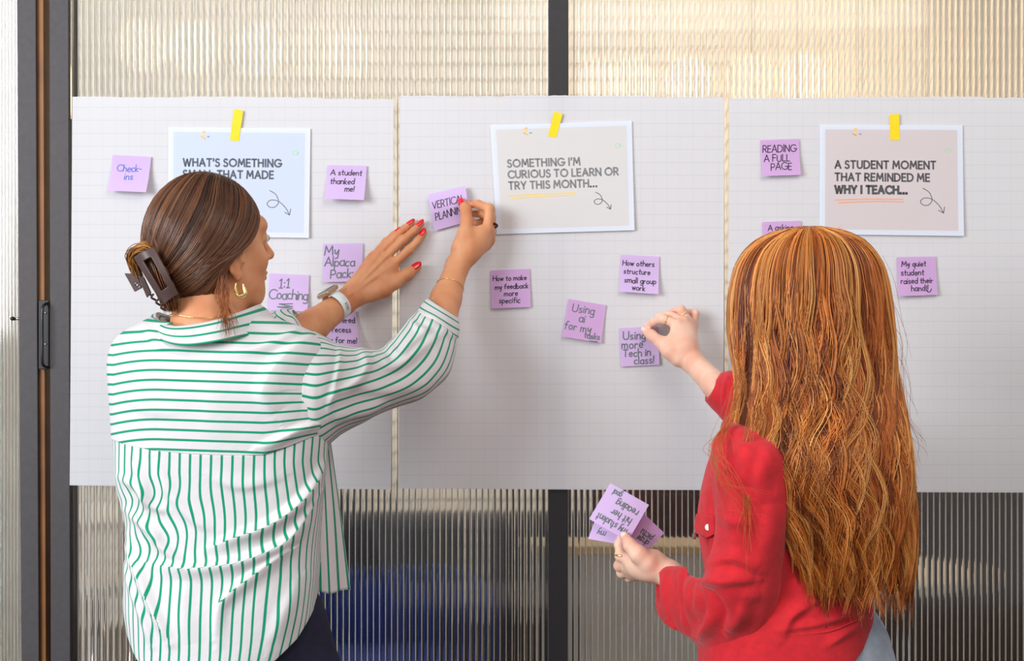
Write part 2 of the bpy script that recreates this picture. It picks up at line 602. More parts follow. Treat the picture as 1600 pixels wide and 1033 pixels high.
t = empty('counter', (0.41, 0.56, 0)); tag(t, 'pale grey counter with warm wooden top behind the panel, right of the middle post', 'counter')
box('counter_body', 0.115, .72, 0.50, .62, 0.0, 0.905, M_WHITE, t)
box('worktop', 0.10, .735, 0.485, .635, 0.905, 0.925, M_TOP, t, 0.003)
t = empty('shelving_unit', (0.9, 2.3, 0)); tag(t, 'tall dark walnut cupboard blurred behind the pale counter', 'cupboard')
box('carcass', 0.2, 2.3, 2.2, 2.6, 0.0, 0.88, M_DARKW, t)
for k in range(4):
    d_ = box('door', 0.215 + k * .52, 0.725 + k * .52, 2.18, 2.2, 0.05, 0.85, M_DARKW, t, 0.003)
    box('handle', 0.68 + k * .52, 0.695 + k * .52, 2.16, 2.18, 0.45, 0.6, M_CHROME, d_)


def chair(x, y, mat, label, seat_z=0.46, w=0.26, back=0.42):
    t = empty('tub_chair', (x, y, 0)); tag(t, label, 'chair')
    s = Shape(); s.ell((x, y, seat_z), (w, w, .07), .02); s.ell((x, y, seat_z - .03), (w * .9, w * .9, .06), .03)
    V, F = s.mesh(0.018); make('seat', V, F, mat, t, smooth=True)
    th = np.linspace(math.pi * .05, math.pi * .95, 24)
    R = np.stack([np.cos(th) * w, np.sin(th) * w, 0 * th], 1) + [x, y, seat_z]
    rows = [R + [0, 0, h] for h in np.linspace(0, back, 6)]
    G = np.stack(rows)
    G[..., 2] -= (1 - np.sin(th))[None] * np.linspace(0, back * .45, 6)[:, None]
    o = make('backrest', G.reshape(-1, 3), grid_faces(6, 24), mat, t, smooth=True)
    m = o.modifiers.new('solid', 'SOLIDIFY'); m.thickness = .05
    for k in range(4):
        a = math.pi / 4 + k * math.pi / 2
        tube('leg', [(x + .16 * math.cos(a), y + .16 * math.sin(a), seat_z - .05), (x + .22 * math.cos(a), y + .22 * math.sin(a), 0)], .012, M_CHROME, t)
    return t


chair(-0.42, 1.30, M_BLUE, 'blurred blue tub chair seen through the fluted panel left of the middle post', .44, .25, .27)
chair(-0.78, 2.0, M_GREY, 'blurred charcoal chair left of the blue tub chair', .50, .2, .40)
t = empty('storage_cabinet', (-1.63, 1.3, 0)); tag(t, 'pale storage cabinet with red upper doors behind the left door panel', 'cabinet')
box('base_cabinet', -1.93, -1.34, 1.2, 1.55, 0.0, 1.16, M_WHITE, t, .003)
box('upper_carcass', -1.93, -1.34, 1.22, 1.55, 1.165, 1.40, M_WHITE, t)
for k in range(2):
    d_ = box('red_door', -1.925 + k * .295, -1.64 + k * .295, 1.195, 1.22, 1.17, 1.395, M_RED, t, .003)
    box('handle', -1.66 + k * .295, -1.65 + k * .295, 1.18, 1.195, 1.24, 1.32, M_CHROME, d_)


def sofa(x0, x1, y, z, mat, label):
    t = empty('sofa', ((x0 + x1) / 2, y, 0)); tag(t, label, 'sofa')
    box('seat', x0, x1, y - .35, y + .2, .12, z * .62, mat, t, .04)
    box('backrest', x0, x1, y + .15, y + .38, .12, z, mat, t, .05)
    for a, b in ((x0, -.3), (x1 - .05, -.3), (x0, .3), (x1 - .05, .3)):
        box('leg', a, a + .05, y + b, y + b + .05, 0, .12, M_DARKW, t)


sofa(-0.95, 0.10, 2.75, 0.68, M_GREY, 'long charcoal sofa blurred behind the striped shirt woman')


def round_table(x, y, z, r, mat, label):
    t = empty('round_table', (x, y, 0)); tag(t, label, 'table')
    V, F = tube_vf([(x, y, z - .03), (x, y, z - .004), (x, y, z)], np.array([r, r, r * .985]), 48)
    make('tabletop', V, fix_degenerate(F), mat, t, smooth=False)
    tube('pedestal', [(x, y, 0.02), (x, y, z - .03)], .035, M_CHROME, t, 16)
    V, F = tube_vf([(x, y, 0.0), (x, y, .02)], np.array([r * .6, r * .55]), 32)
    make('foot', V, fix_degenerate(F), M_CHROME, t)


round_table(1.02, 1.55, 0.70, .30, simple('pale_tabletop', lin(240, 226, 205), .3), 'round pale table seen through the panel right of the red jacket')
round_table(-1.55, 2.6, 0.74, .34, simple('white_tabletop', lin(235, 232, 226), .3), 'round white table blurred far behind the left panel')
round_table(-1.12, 1.25, 0.72, .15, M_WHITE, 'small round table behind the panel beside the left door post')

# the lamps that light the back room
for k, (x, y, z) in enumerate(((1.62, 3.3, 1.98), (0.9, 3.4, 2.5), (-1.2, 3.2, 2.6))):
    t = empty('pendant_lamp', (x, y, z))
    tag(t, ['low warm pendant lamp glowing behind the upper right panel', 'pendant lamp above the frame behind the right panel',
            'pendant lamp above the frame behind the left panel'][k], 'lamp', 'pendant lamps of the back room')
    mg = simple('lamp_glow', lin(255, 220, 170), .5)
    mg.node_tree.nodes['Principled BSDF'].inputs['Emission Color'].default_value = lin(255, 205, 140)
    mg.node_tree.nodes['Principled BSDF'].inputs['Emission Strength'].default_value = 5
    s = Shape(); s.ell((x, y, z), (.10, .10, .10), .01)
    V, F = s.mesh(.01); make('bulb_globe', V, F, mg, t, smooth=True)
    tube('cord', [(x, y, z + .09), (x, y, CEIL_Z)], .004, M_BLACK, t)

# ------------------------------------------------------------------ pen and print strokes
def A(cx, cy, rx, ry, a0, a1, n=12):
    t = np.radians(np.linspace(a0, a1, n))
    return [(cx + rx * math.cos(q), cy + ry * math.sin(q)) for q in t]


G = {
 'A': (.78, [[(0, 0), (.39, 1), (.78, 0)], [(.14, .34), (.64, .34)]]),
 'B': (.58, [[(0, 0), (0, 1), (.3, 1)] + A(.3, .77, .23, .23, 90, -90) + [(0, .54)], [(.3, .54)] + A(.31, .27, .27, .27, 90, -90) + [(0, 0)]]),
 'C': (.80, [A(.5, .5, .5, .5, 45, 315, 18)]),
 'D': (.76, [[(0, 0), (0, 1), (.26, 1)] + A(.26, .5, .5, .5, 90, -90, 14) + [(0, 0)]]),
 'E': (.5, [[(.5, 1), (0, 1), (0, 0), (.5, 0)], [(0, .52), (.45, .52)]]),
 'F': (.5, [[(.5, 1), (0, 1), (0, 0)], [(0, .52), (.42, .52)]]),
 'G': (.92, [A(.5, .5, .5, .5, 45, 350, 18) + [(.97, .44), (.58, .44)]]),
 'H': (.68, [[(0, 0), (0, 1)], [(.68, 0), (.68, 1)], [(0, .52), (.68, .52)]]),
 'I': (.10, [[(.05, 0), (.05, 1)]]),
 'K': (.6, [[(0, 0), (0, 1)], [(.56, 1), (.02, .45)], [(.2, .6), (.62, 0)]]),
 'L': (.46, [[(0, 1), (0, 0), (.46, 0)]]),
 'M': (.9, [[(0, 0), (.1, 1), (.45, .3), (.8, 1), (.9, 0)]]),
 'N': (.7, [[(0, 0), (0, 1), (.7, 0), (.7, 1)]]),
 'O': (1.0, [A(.5, .5, .5, .5, 90, 450, 26)]),
 'P': (.56, [[(0, 0), (0, 1), (.28, 1)] + A(.28, .72, .28, .28, 90, -90) + [(0, .44)]]),
 'R': (.6, [[(0, 0), (0, 1), (.28, 1)] + A(.28, .73, .27, .27, 90, -90) + [(0, .46)], [(.26, .46), (.6, 0)]]),
 'S': (.52, [A(.27, .76, .24, .24, 35, 240, 10) + A(.25, .25, .27, .27, 75, -150, 12)]),
 'T': (.64, [[(0, 1), (.64, 1)], [(.32, 1), (.32, 0)]]),
 'U': (.68, [[(0, 1), (0, .34)] + A(.34, .34, .34, .34, 180, 360) + [(.68, 1)]]),
 'V': (.74, [[(0, 1), (.37, 0), (.74, 1)]]),
 'W': (1.1, [[(0, 1), (.28, 0), (.55, .9), (.82, 0), (1.1, 1)]]),
 'Y': (.68, [[(0, 1), (.34, .46), (.68, 1)], [(.34, .46), (.34, 0)]]),
 "'": (.03, [[(.03, 1.02), (.0, .74)]]),
 '.': (.12, [[(.0, .02), (.06, .02), (.06, .06), (0, .06)]]),
 '-': (.3, [[(0, .42), (.3, .42)]]),
 ':': (.06, [[(0, .12), (.03, .18)], [(0, .58), (.03, .64)]]),
 '!': (.08, [[(.05, 1), (.02, .3)], [(0, .02), (.02, .08)]]),
 '1': (.36, [[(0, .78), (.2, 1), (.18, 0)], [(0, 0), (.36, 0)]]),
 'a': (.5, [A(.25, .28, .25, .3, 60, 400, 16), [(.5, .6), (.48, .1), (.56, 0)]]),
 'b': (.5, [[(0, 1), (0, 0)], A(.25, .28, .25, .28, 180, -180, 16)]),
 'c': (.42, [A(.25, .3, .25, .3, 50, 310, 12)]),
 'd': (.5, [A(.24, .28, .24, .28, 60, 400, 16), [(.5, 1.05), (.48, 0)]]),
 'e': (.46, [[(.03, .3), (.46, .34)] + A(.24, .3, .23, .3, 10, 320, 14)]),
 'f': (.4, [A(.34, .8, .18, .2, 60, 180, 6) + [(.16, -.02)], [(0, .56), (.36, .58)]]),
 'g': (.48, [A(.23, .3, .23, .28, 60, 400, 14), [(.47, .6), (.46, -.12)] + A(.24, -.16, .22, .18, 0, -150, 8)]),
 'h': (.46, [[(0, 1.05), (0, 0)], [(0, .36)] + A(.23, .36, .22, .23, 180, 0, 8) + [(.46, 0)]]),
 'i': (.05, [[(0, .58), (.02, 0)], [(.02, .82), (.04, .87)]]),
 'k': (.42, [[(0, 1.05), (0, 0)], [(.38, .58), (.04, .26), (.42, 0)]]),
 'l': (.06, [[(0, 1.05), (.03, 0)]]),
 'm': (.74, [[(0, .58), (0, 0)], [(0, .38)] + A(.18, .38, .17, .2, 180, 0, 8) + [(.36, 0)], [(.36, .38)] + A(.55, .38, .18, .2, 180, 0, 8) + [(.74, 0)]]),
 'n': (.44, [[(0, .58), (0, 0)], [(0, .36)] + A(.22, .36, .21, .22, 180, 0, 8) + [(.44, 0)]]),
 'o': (.48, [A(.24, .29, .24, .29, 90, 450, 16)]),
 'p': (.48, [[(0, .6), (0, -.4)], A(.24, .3, .24, .28, 180, -180, 16)]),
 'q': (.48, [A(.23, .3, .23, .28, 60, 400, 14), [(.47, .6), (.47, -.4)]]),
 'r': (.34, [[(0, .58), (0, 0)], [(0, .34)] + A(.2, .36, .19, .2, 170, 50, 6)]),
 's': (.38, [A(.2, .44, .16, .15, 40, 230, 8) + A(.18, .15, .18, .15, 70, -150, 8)]),
 't': (.36, [[(.17, .92), (.16, .08), (.3, 0)], [(0, .58), (.36, .6)]]),
 'u': (.46, [[(0, .58), (0, .22)] + A(.22, .22, .22, .22, 180, 350, 8) + [(.44, .58)], [(.44, .58), (.46, 0)]]),
 'v': (.42, [[(0, .58), (.21, 0), (.42, .58)]]),
 'w': (.64, [[(0, .58), (.16, 0), (.32, .5), (.48, 0), (.64, .58)]]),
 'y': (.46, [[(0, .58), (.04, .2), (.2, .12), (.42, .56)], [(.44, .58), (.36, -.3), (.1, -.4)]]),
}


def text_strokes(txt, x, y, h, slant=0.0, track=.22, jit=0.0, wsc=1.0):
    out = []
    for ch in txt:
        if ch == ' ':
            x += h * .38 * wsc; continue
        w, st = G[ch]
        jy = random.uniform(-1, 1) * jit * h; js = 1 + random.uniform(-1, 1) * jit
        for s in st:
            q = np.array(s, float)
            q = np.stack([q[:, 0] * wsc * js + q[:, 1] * slant, q[:, 1] * js], 1) * h
            out.append(q + [x, y + jy])
        x += (w * wsc + track) * h
    return out, x


def text_width(txt, h, track=.22, wsc=1.0):
    return sum((.38 * wsc if c == ' ' else G[c][0] * wsc + track) for c in txt) * h


def ribbon(poly, w, seg=0.004):
    p = np.asarray(poly, float)
    pts = [p[0]]
    for a, b in zip(p[:-1], p[1:]):
        L = np.linalg.norm(b - a)
        if L < 1e-7: continue
        k = max(1, int(L / seg))
        for i in range(1, k + 1): pts.append(a + (b - a) * i / k)
    p = np.array(pts)
    if len(p) < 2: return None
    d = np.diff(p, axis=0); d /= np.linalg.norm(d, axis=1, keepdims=True)
    p[0] -= d[0] * w * .4; p[-1] += d[-1] * w * .4
    V, F, n = [], [], 0
    nrm = np.stack([-d[:, 1], d[:, 0]], 1)
    m = np.concatenate([nrm[:1], nrm[:-1] + nrm[1:], nrm[-1:]])
    m /= np.maximum(np.linalg.norm(m, axis=1, keepdims=True), 1e-6)
    cosv = np.concatenate([[1], (nrm[:-1] * m[1:-1]).sum(1), [1]])
    sharp = cosv < .72
    # split the stroke at sharp corners so that every leg keeps its full width
    idx = [0] + list(np.nonzero(sharp)[0]) + [len(p) - 1]
    for a, b in zip(idx[:-1], idx[1:]):
        if b <= a: continue
        q = p[a:b + 1].copy(); dd = d[a:b]
        if sharp[a]: q[0] -= dd[0] * w * .4
        if sharp[b]: q[-1] += dd[-1] * w * .4
        mm = m[a:b + 1].copy(); cc = np.maximum(cosv[a:b + 1], .5).copy()
        mm[0] = nrm[a]; mm[-1] = nrm[b - 1]; cc[0] = cc[-1] = 1
        hw = (w / 2 / cc)[:, None]
        V.append(np.stack([q + mm * hw, q - mm * hw], 1).reshape(-1, 2))
        k = np.arange(b - a)
        F.append(np.stack([2 * k, 2 * k + 1, 2 * k + 3, 2 * k + 2], 1) + n); n += 2 * (b - a + 1)
    return np.concatenate(V), np.concatenate(F)


def ink(name, strokes, w, mapf, mat, parent):
    V, F, n = [], [], 0
    for i, s in enumerate(strokes):
        r = ribbon(s, w if np.isscalar(w) else w[i])
        if r is None: continue
        V.append(r[0]); F.append(r[1] + n); n += len(r[0])
    if not V: return
    V = np.concatenate(V)
    return make(name, mapf(V[:, 0], V[:, 1], 0.00035), np.concatenate(F), mat, parent)


# ------------------------------------------------------------------ papers on the wall
M_CHART = paper_material('chart_paper', lin(245, 245, 249), .32, grid=True)
chart_labels = ['large white grid chart sheet on the left, behind the striped shirt woman',
                'large white grid chart sheet in the middle, across the dark post',
                'large white grid chart sheet on the right, behind the long red hair']
sheets = [((113, 151), (615, 155), (611, 765), (110, 758)),
          ((625, 150), (1132, 152), (1130, 766), (623, 763)),
          ((1139, 153), (1652, 153), (1652, 770), (1136, 767))]
for (tl, tr, br, bl), lab in zip(sheets, chart_labels):
    y = -0.0035
    nu, nv = 60, 40
    u = np.linspace(0, 1, nu)[None, :, None]; v = np.linspace(0, 1, nv)[:, None, None]
    a, b, c, d = P(*tl, y), P(*tr, y), P(*br, y), P(*bl, y)
    g = (1 - v) * ((1 - u) * a + u * b) + v * ((1 - u) * d + u * c)
    uu, vv = np.broadcast_arrays(u[..., 0], v[..., 0])
    g[..., 1] -= 0.0012 * (1 + np.sin(uu * 9 + vv * 2)) * (0.2 + vv) + .002 * vv ** 3 * (1 + np.sin(uu * 5))
    # torn perforation: the top row is a little uneven, with a raised middle stretch
    k = np.clip((uu[0] - .32) * 25, 0, 1) * np.clip((.80 - uu[0]) * 25, 0, 1)
    g[0, :, 2] += .0022 * k + rng.normal(0, .0005, nu)
    o = make('chart_sheet', g.reshape(-1, 3), grid_faces(nv, nu), M_CHART, smooth=True, origin=P((tl[0] + tr[0]) / 2, bl[1], 0))
    tag(o, lab, 'paper', 'chart sheets')

INK = {k: simple('ink_' + k, lin(*c), .6) for k, c in dict(
    print_grey=(84, 90, 102), print_mid=(128, 128, 132), print_dark=(82, 80, 84), black=(38, 26, 50), blue=(40, 90, 190), green=(98, 108, 112),
    arrow=(86, 88, 96), yellow=(250, 205, 110), orange=(240, 160, 120), mint=(170, 220, 170), sky=(110, 160, 225), pale_pink=(225, 190, 190)).items()}
M_TAPE = simple('yellow_tape', lin(255, 216, 0), .35, noise=.08, nscale=60)


def frame_of(corners, y0, bulge=None, gap=0.0):
    """map (u,v) in metres of a flat sheet with photo corners tl,tr,br,bl onto the place"""
    tl, tr, br, bl = [P(c[0], c[1], y0) for c in corners]
    W = (np.linalg.norm(tr - tl) + np.linalg.norm(br - bl)) / 2
    H = (np.linalg.norm(bl - tl) + np.linalg.norm(br - tr)) / 2

    def mapf(u, v, lift=0.0):
        u = np.asarray(u, float); v = np.asarray(v, float)
        s = (u / W)[..., None]; t = (v / H)[..., None]      # v runs up from the bottom
        p = t * ((1 - s) * tl + s * tr) + (1 - t) * ((1 - s) * bl + s * br)
        p = p.copy()
        p[..., 1] -= lift + gap + (bulge(u / W, v / H) if bulge else 0)
        return p
    return mapf, W, H


def sheet_mesh(name, mapf, W, H, mat, n=10, parent=None, thick=.0002, jag=None, origin=None):
    u, v = np.meshgrid(np.linspace(0, W, n), np.linspace(0, H, n))
    g = mapf(u, v)
    o = make(name, g.reshape(-1, 3), grid_faces(n, n)[:, ::-1], mat, parent, smooth=True, origin=origin)
    return o


def arrow_strokes(x, y, s):
    """looping arrow in a box of size s, from the top left to the arrow head at the bottom right"""
    p = crm([(0, 0), (.3, -.2), (.42, -.55), (.25, -.78), (0, -.78), (-.12, -.62), (.05, -.46), (.4, -.5), (.75, -.8), (.95, -1.15)], 40)
    return [p * s + [x, y], np.array([(.72, -1.02), (.95, -1.15), (1.0, -.86)]) * s + [x, y]]


def card(corners, lines, tint, textcol, label, underline=None, x0=24, y0=None, lh=18, boldlast=False, arr=(62, 97, 33)):
    mapf, W, H = frame_of(corners, -0.0075, bulge=lambda u, v: .0015 * (1 - v) + .003 * (1 - v) ** 2 * u ** 2)
    k = W / 221.0
    o = sheet_mesh('printed_card', mapf, W, H, paper_material('card_white', lin(232, 238, 250), .18), 14, origin=P((corners[0][0] + corners[1][0]) / 2, corners[2][1], -.01))
    tag(o, label, 'card', 'printed prompt cards')
    u, v = np.meshgrid(np.linspace(8.5 * k, W - 8.5 * k, 12), np.linspace(8 * k, H - 7 * k, 12))
    make('tinted_panel', mapf(u, v, .0002).reshape(-1, 3), grid_faces(12, 12), paper_material('card_tint', tint, .15), o, smooth=True)
    h = 11.2 * k
    st, ws = [], []
    for i, ln in enumerate(lines):
        yy = H - (y0 + i * lh) * k
        s, _ = text_strokes(ln, x0 * k, yy, h, track=.285, wsc=.95)
        st += s
        ws += [(3.6 if (boldlast and i == len(lines) - 1) else 2.7) * k] * len(s)
    ink('lettering', st, ws, mapf, INK[textcol], o)
    ax, ay = (W - 68 * k, H - 96 * k) if underline != 'blue' else (W - 70 * k, H - 92 * k)
    ink('arrow_print', arrow_strokes(W - arr[0] * k, H - arr[1] * k, arr[2] * k), 1.1 * k, mapf, INK['arrow'], o)
    if underline:
        yb = H - (y0 + (len(lines) - 1) * lh + 10) * k
        ink('underline_print', [crm([(x0 * k, yb - 1 * k), (70 * k, yb + 1 * k), (x0 * k + 104 * k, yb + 1.2 * k)], 12),
                                crm([(x0 * k + 6 * k, yb - 5 * k), (80 * k, yb - 2.6 * k), (x0 * k + 104 * k, yb - 2.6 * k)], 12)], 1.7 * k, mapf, INK[underline], o)
    sq = crm([(52, 9), (57, 6), (56, 13), (52, 14), (58, 17), (60, 20)], 16) * [k, -k] + [0, H]
    ink('doodle_print', [sq, sq + [-.002, .001]], .9 * k, mapf, INK['yellow'], o)
    ink('doodle_print', [np.array([(61.5, 14), (63.5, 14)]) * [k, -k] + [0, H]], 2.2 * k, mapf, INK['sky'], o)
    bl = np.array(A(W / k - 23, 38, 4.5, 3.2, 0, 360, 14)) * [k, -k] + [0, H]
    ink('doodle_print', [bl], 1.3 * k, mapf, INK['mint'], o)
    ink('doodle_print', [np.array([(34, 155), (30, 158), (34, 161)]) * [k, -k] + [0, H]], 1.0 * k, mapf, INK['pale_pink'], o)
    return o


card(((263, 199), (485, 201), (483, 372), (262, 369)), ["WHAT'S SOMETHING", 'SMALL THAT MADE'], lin(214, 224, 242), 'print_grey',
     "blue tinted card reading WHAT'S SOMETHING SMALL THAT MADE, partly hidden by the brown hair", y0=60, lh=18.3)
card(((766, 196), (987, 189), (991, 360), (776, 366)), ["SOMETHING I'M", 'CURIOUS TO LEARN OR', 'TRY THIS MONTH...'], lin(226, 224, 222), 'print_mid',
     'grey beige card reading SOMETHING I\'M CURIOUS TO LEARN OR TRY THIS MONTH', underline='yellow', y0=67, lh=17.6, arr=(60, 111, 24))
card(((1281, 195), (1504, 196), (1505, 369), (1280, 366)), ['A STUDENT MOMENT', 'THAT REMINDED ME', 'WHY I TEACH...'], lin(224, 213, 214), 'print_dark',
     'pinkish card reading A STUDENT MOMENT THAT REMINDED ME WHY I TEACH', underline='orange', y0=67, lh=19.3, boldlast=True)

for (tl, tr, br, bl), lab in (
        (((366, 170), (380, 173), (373, 221), (359, 219)), 'slanted yellow tape strip over the left blue tinted card'),
        (((866, 174), (879, 178), (869, 215), (856, 213)), 'slanted yellow tape strip over the middle grey card'),
        (((1390, 179), (1405, 178), (1406, 219), (1391, 219)), 'upright yellow tape strip over the right pinkish card')):
    mapf, W, H = frame_of((tl, tr, br, bl), -0.0085, bulge=lambda u, v: 0 * u)
    o = sheet_mesh('tape_strip', mapf, W, H, M_TAPE, 6, thick=.0003, origin=P(tl[0], bl[1], -.0085))
    tag(o, lab, 'tape', 'yellow tape strips')

M_NOTE = paper_material('lilac_paper', lin(214, 187, 232), .12, relief=.05)
M_NOTE2 = paper_material('lilac_paper_pink', lin(212, 172, 220), .12, relief=.05)


def note_text(mapf, W, H, lines, col, w, parent, jit=.05, slant=.06):
    """lines: (text, centre x 0..1, baseline y 0..1, cap height 0..1[, track, wsc])"""
    st = []
    for ln in lines:
        t, cx, by, h = ln[:4]
        track = ln[4] if len(ln) > 4 else .2
        wsc = ln[5] if len(ln) > 5 else 1.0
        h = h * W
        tw = text_width(t, h, track, wsc)
        s, _ = text_strokes(t, cx * W - tw / 2, by * H, h, slant, track, jit, wsc)
        st += s
    return ink('handwriting', st, w, mapf, INK[col], parent)


def note(corners, lines, col, w, label, mat=None, curl=.006, extra=None, y=-0.0085, top=False):
    ph = random.uniform(-.5, .5)
    if top:
        bul = lambda u, v: .004 + .010 * np.sin(np.clip(v, 0, 1) * math.pi * .8) ** 2
    else:
        bul = lambda u, v: curl * (1 - v) ** 2 * (1 + ph * (u - .5))
    mapf, W, H = frame_of(corners, y, bulge=bul)
    o = sheet_mesh('sticky_note', mapf, W, H, mat or M_NOTE, 10, origin=P((corners[2][0] + corners[3][0]) / 2, (corners[2][1] + corners[3][1]) / 2, y))
    tag(o, label, 'sticky note', 'lilac sticky notes')
    note_text(mapf, W, H, lines, col, w, o)
    if extra: ink('handwriting', [np.array(s) * [W, H] for s in extra], w, mapf, INK[col], o)
    return o


note(((176, 242), (236, 245), (232, 302), (171, 299)), [('Check-', .48, .56, .17, .16), ('ins', .50, .34, .17)], 'blue', .0014, 'lilac note reading Check-ins in blue pen, left end of the wall', curl=.016)
note(((512, 258), (573, 259), (570, 314), (509, 312)), [('A student', .5, .72, .13, .2, 1.15), ('thanked', .42, .46, .14), ('me!', .62, .24, .14)], 'black', .0016, 'lilac note reading A student thanked me!', curl=.018)
note(((505, 381), (567, 380), (565, 440), (505, 441)), [('My', .24, .70, .23), ('Alpaca', .44, .41, .22, .15), ('Pack:', .5, .10, .22, .16)], 'green', .0022, 'lilac note reading My Alpaca Pack in thick grey pen')
note(((421, 427), (483, 430), (481, 487), (419, 485)), [('1:1', .41, .62, .22), ('Coaching', .51, .32, .24, .10, .92)], 'green', .0021, 'lilac note reading 1:1 Coaching, underlined',
     extra=[[(.62, .20), (.28, .18), (.62, .12), (.24, .10), (.62, .07)]])
note(((497, 486), (556, 486), (563, 545), (501, 542)), [('A covered', .56, .68, .14), ('my recess', .45, .42, .14), ('duty for me!', .48, .14, .14)], 'black', .0016, 'lilac note reading covered my recess duty for me, under the watch wrist', curl=.012)
note(((669, 305), (727, 291), (736, 345), (679, 361)), [('VERTICAL', .50, .57, .18, .14, .80), ('PLANNING', .52, .27, .18, .14, .74)], 'black', .0014, 'tilted lilac note reading VERTICAL PLANNING held by the striped sleeve hand', top=True)
note(((766, 423), (827, 420), (829, 480), (768, 482)), [('How to make', .5, .72, .12), ('my feedback', .54, .50, .12), ('more', .52, .31, .13), ('specific', .48, .13, .13)], 'black', .0016, 'lilac note reading How to make my feedback more specific', M_NOTE2, curl=.004)
note(((970, 398), (1030, 401), (1028, 460), (967, 456)), [('How others', .48, .72, .13), ('structure', .45, .50, .13), ('small group', .54, .26, .13), ('work', .50, .07, .13)], 'black', .0016, 'lilac note reading How others structure small group work', curl=.010)
note(((888, 467), (947, 477), (939, 536), (878, 526)), [('Using', .45, .70, .20), ('ai', .45, .46, .19), ('for my', .38, .22, .19), ('tasks', .76, .07, .14, .18)], 'green', .0019, 'tilted lilac note reading Using ai for my tasks', M_NOTE2,
     extra=[[(.70, .0), (.90, .02)]])
note(((967, 513), (1029, 510), (1030, 570), (970, 573)), [('Using', .40, .69, .20), ('more', .34, .46, .20, .22), ('Tech in', .44, .25, .18), ('class!', .62, .05, .18)], 'green', .0022, 'lilac note reading Using more Tech in class!, under the ringed hand', curl=.004)
note(((1188, 219), (1248, 217), (1250, 274), (1190, 276)), [('READING', .50, .66, .18, .16, .88), ('A FULL', .42, .40, .17, .2, .95), ('PAGE', .52, .16, .18, .16, .9)], 'black', .0017, 'lilac note reading READING A FULL PAGE', M_NOTE2, curl=.008)
note(((1191, 347), (1251, 345), (1253, 403), (1193, 405)), [('A asking', .48, .76, .14)], 'black', .0016, 'lilac note mostly hidden behind the top of the red hair', M_NOTE2)
note(((1401, 402), (1462, 401), (1464, 461), (1403, 463)), [('My quiet', .44, .76, .13), ('student', .40, .53, .14), ('raised their', .50, .32, .13), ('hand!!', .56, .12, .14)], 'black', .0016, 'lilac note reading My quiet student raised their hand, right of the red hair', M_NOTE2,
     extra=[[(.72, .13), (.76, .08), (.81, .09), (.85, .16)]])
# ------------------------------------------------------------------ cloth surfaces
def ring(pa, pb, y, depth, ya=None, yb=None):
    """cross-section of a limb or trunk between two photo pixels: centre, half-width vector, half-depth vector"""
    a = P(pa[0], pa[1], y if ya is None else ya); b = P(pb[0], pb[1], y if yb is None else yb)
    c = (a + b) / 2; U = a - c
    V = np.array([0, -depth, 0.0])
    return np.stack([c, U, V])


def loft_pos(R, theta, pw=1.0):
    """R (...,3,3) rings, theta (...) -> position; theta 0 at the first edge, 90 deg towards the viewer side"""
    c, s = np.cos(theta), np.sin(theta)
    cc = np.sign(c) * np.abs(c) ** pw; ss = np.sign(s) * np.abs(s) ** pw
    return R[..., 0, :] + cc[..., None] * R[..., 1, :] + ss[..., None] * R[..., 2, :]


def normals_grid(Pg):
    du = np.gradient(Pg, axis=1); dv = np.gradient(Pg, axis=0)
    n = np.cross(du, dv)
    n /= np.linalg.norm(n, axis=-1, keepdims=True) + 1e-12
    return n


def polydist(px, py, poly):
    """signed distance in pixels to a polyline and the running parameter 0..1"""
    poly = crm(poly, 40)
    best = np.full(px.shape, 1e9); sgn = np.zeros(px.shape); tt = np.zeros(px.shape)
    n = len(poly) - 1
    for i in range(n):
        a, b = poly[i], poly[i + 1]
        d = b - a; L2 = d @ d + 1e-9
        wx, wy = px - a[0], py - a[1]
        t = np.clip((wx * d[0] + wy * d[1]) / L2, 0, 1)
        ex, ey = wx - t * d[0], wy - t * d[1]
        q = np.hypot(ex, ey)
        m = q < best
        best = np.where(m, q, best); sgn = np.where(m, np.sign(d[0] * wy - d[1] * wx), sgn); tt = np.where(m, (i + t) / n, tt)
    return best * sgn, tt


def fold_field(px, py, folds):
    """folds: (polyline, height m, width px on the one side, width px on the other)"""
    out = np.zeros(px.shape)
    for poly, A_, w1, w2 in folds:
        d, t = polydist(px, py, poly)
        w = np.where(d > 0, w1, w2)
        out += A_ * np.exp(-(d / w) ** 2) * np.clip(np.sin(np.clip(t, .03, .97) * math.pi), 0, 1) ** .6
    return out


def smooth_noise(shape_pts, seed, scale):
    """cheap smooth 3-D noise by a few random waves"""
    r = np.random.default_rng(seed)
    out = np.zeros(shape_pts.shape[:-1])
    for k in range(10):
        w = r.normal(size=3); w = w / np.linalg.norm(w) * r.uniform(.6, 1.8) / scale
        out += np.sin(shape_pts @ w * 2 * math.pi / 2 + r.uniform(0, 7)) / 10
    return out * 2.2


# ------------------------------------------------------------------ heads, hands
def frame_from(f, upish=(0, 0, 1)):
    f = np.array(f, float); f /= np.linalg.norm(f)
    r = np.cross(f, upish); r /= np.linalg.norm(r)
    u = np.cross(r, f)
    return f, r, u        # forward, right, up


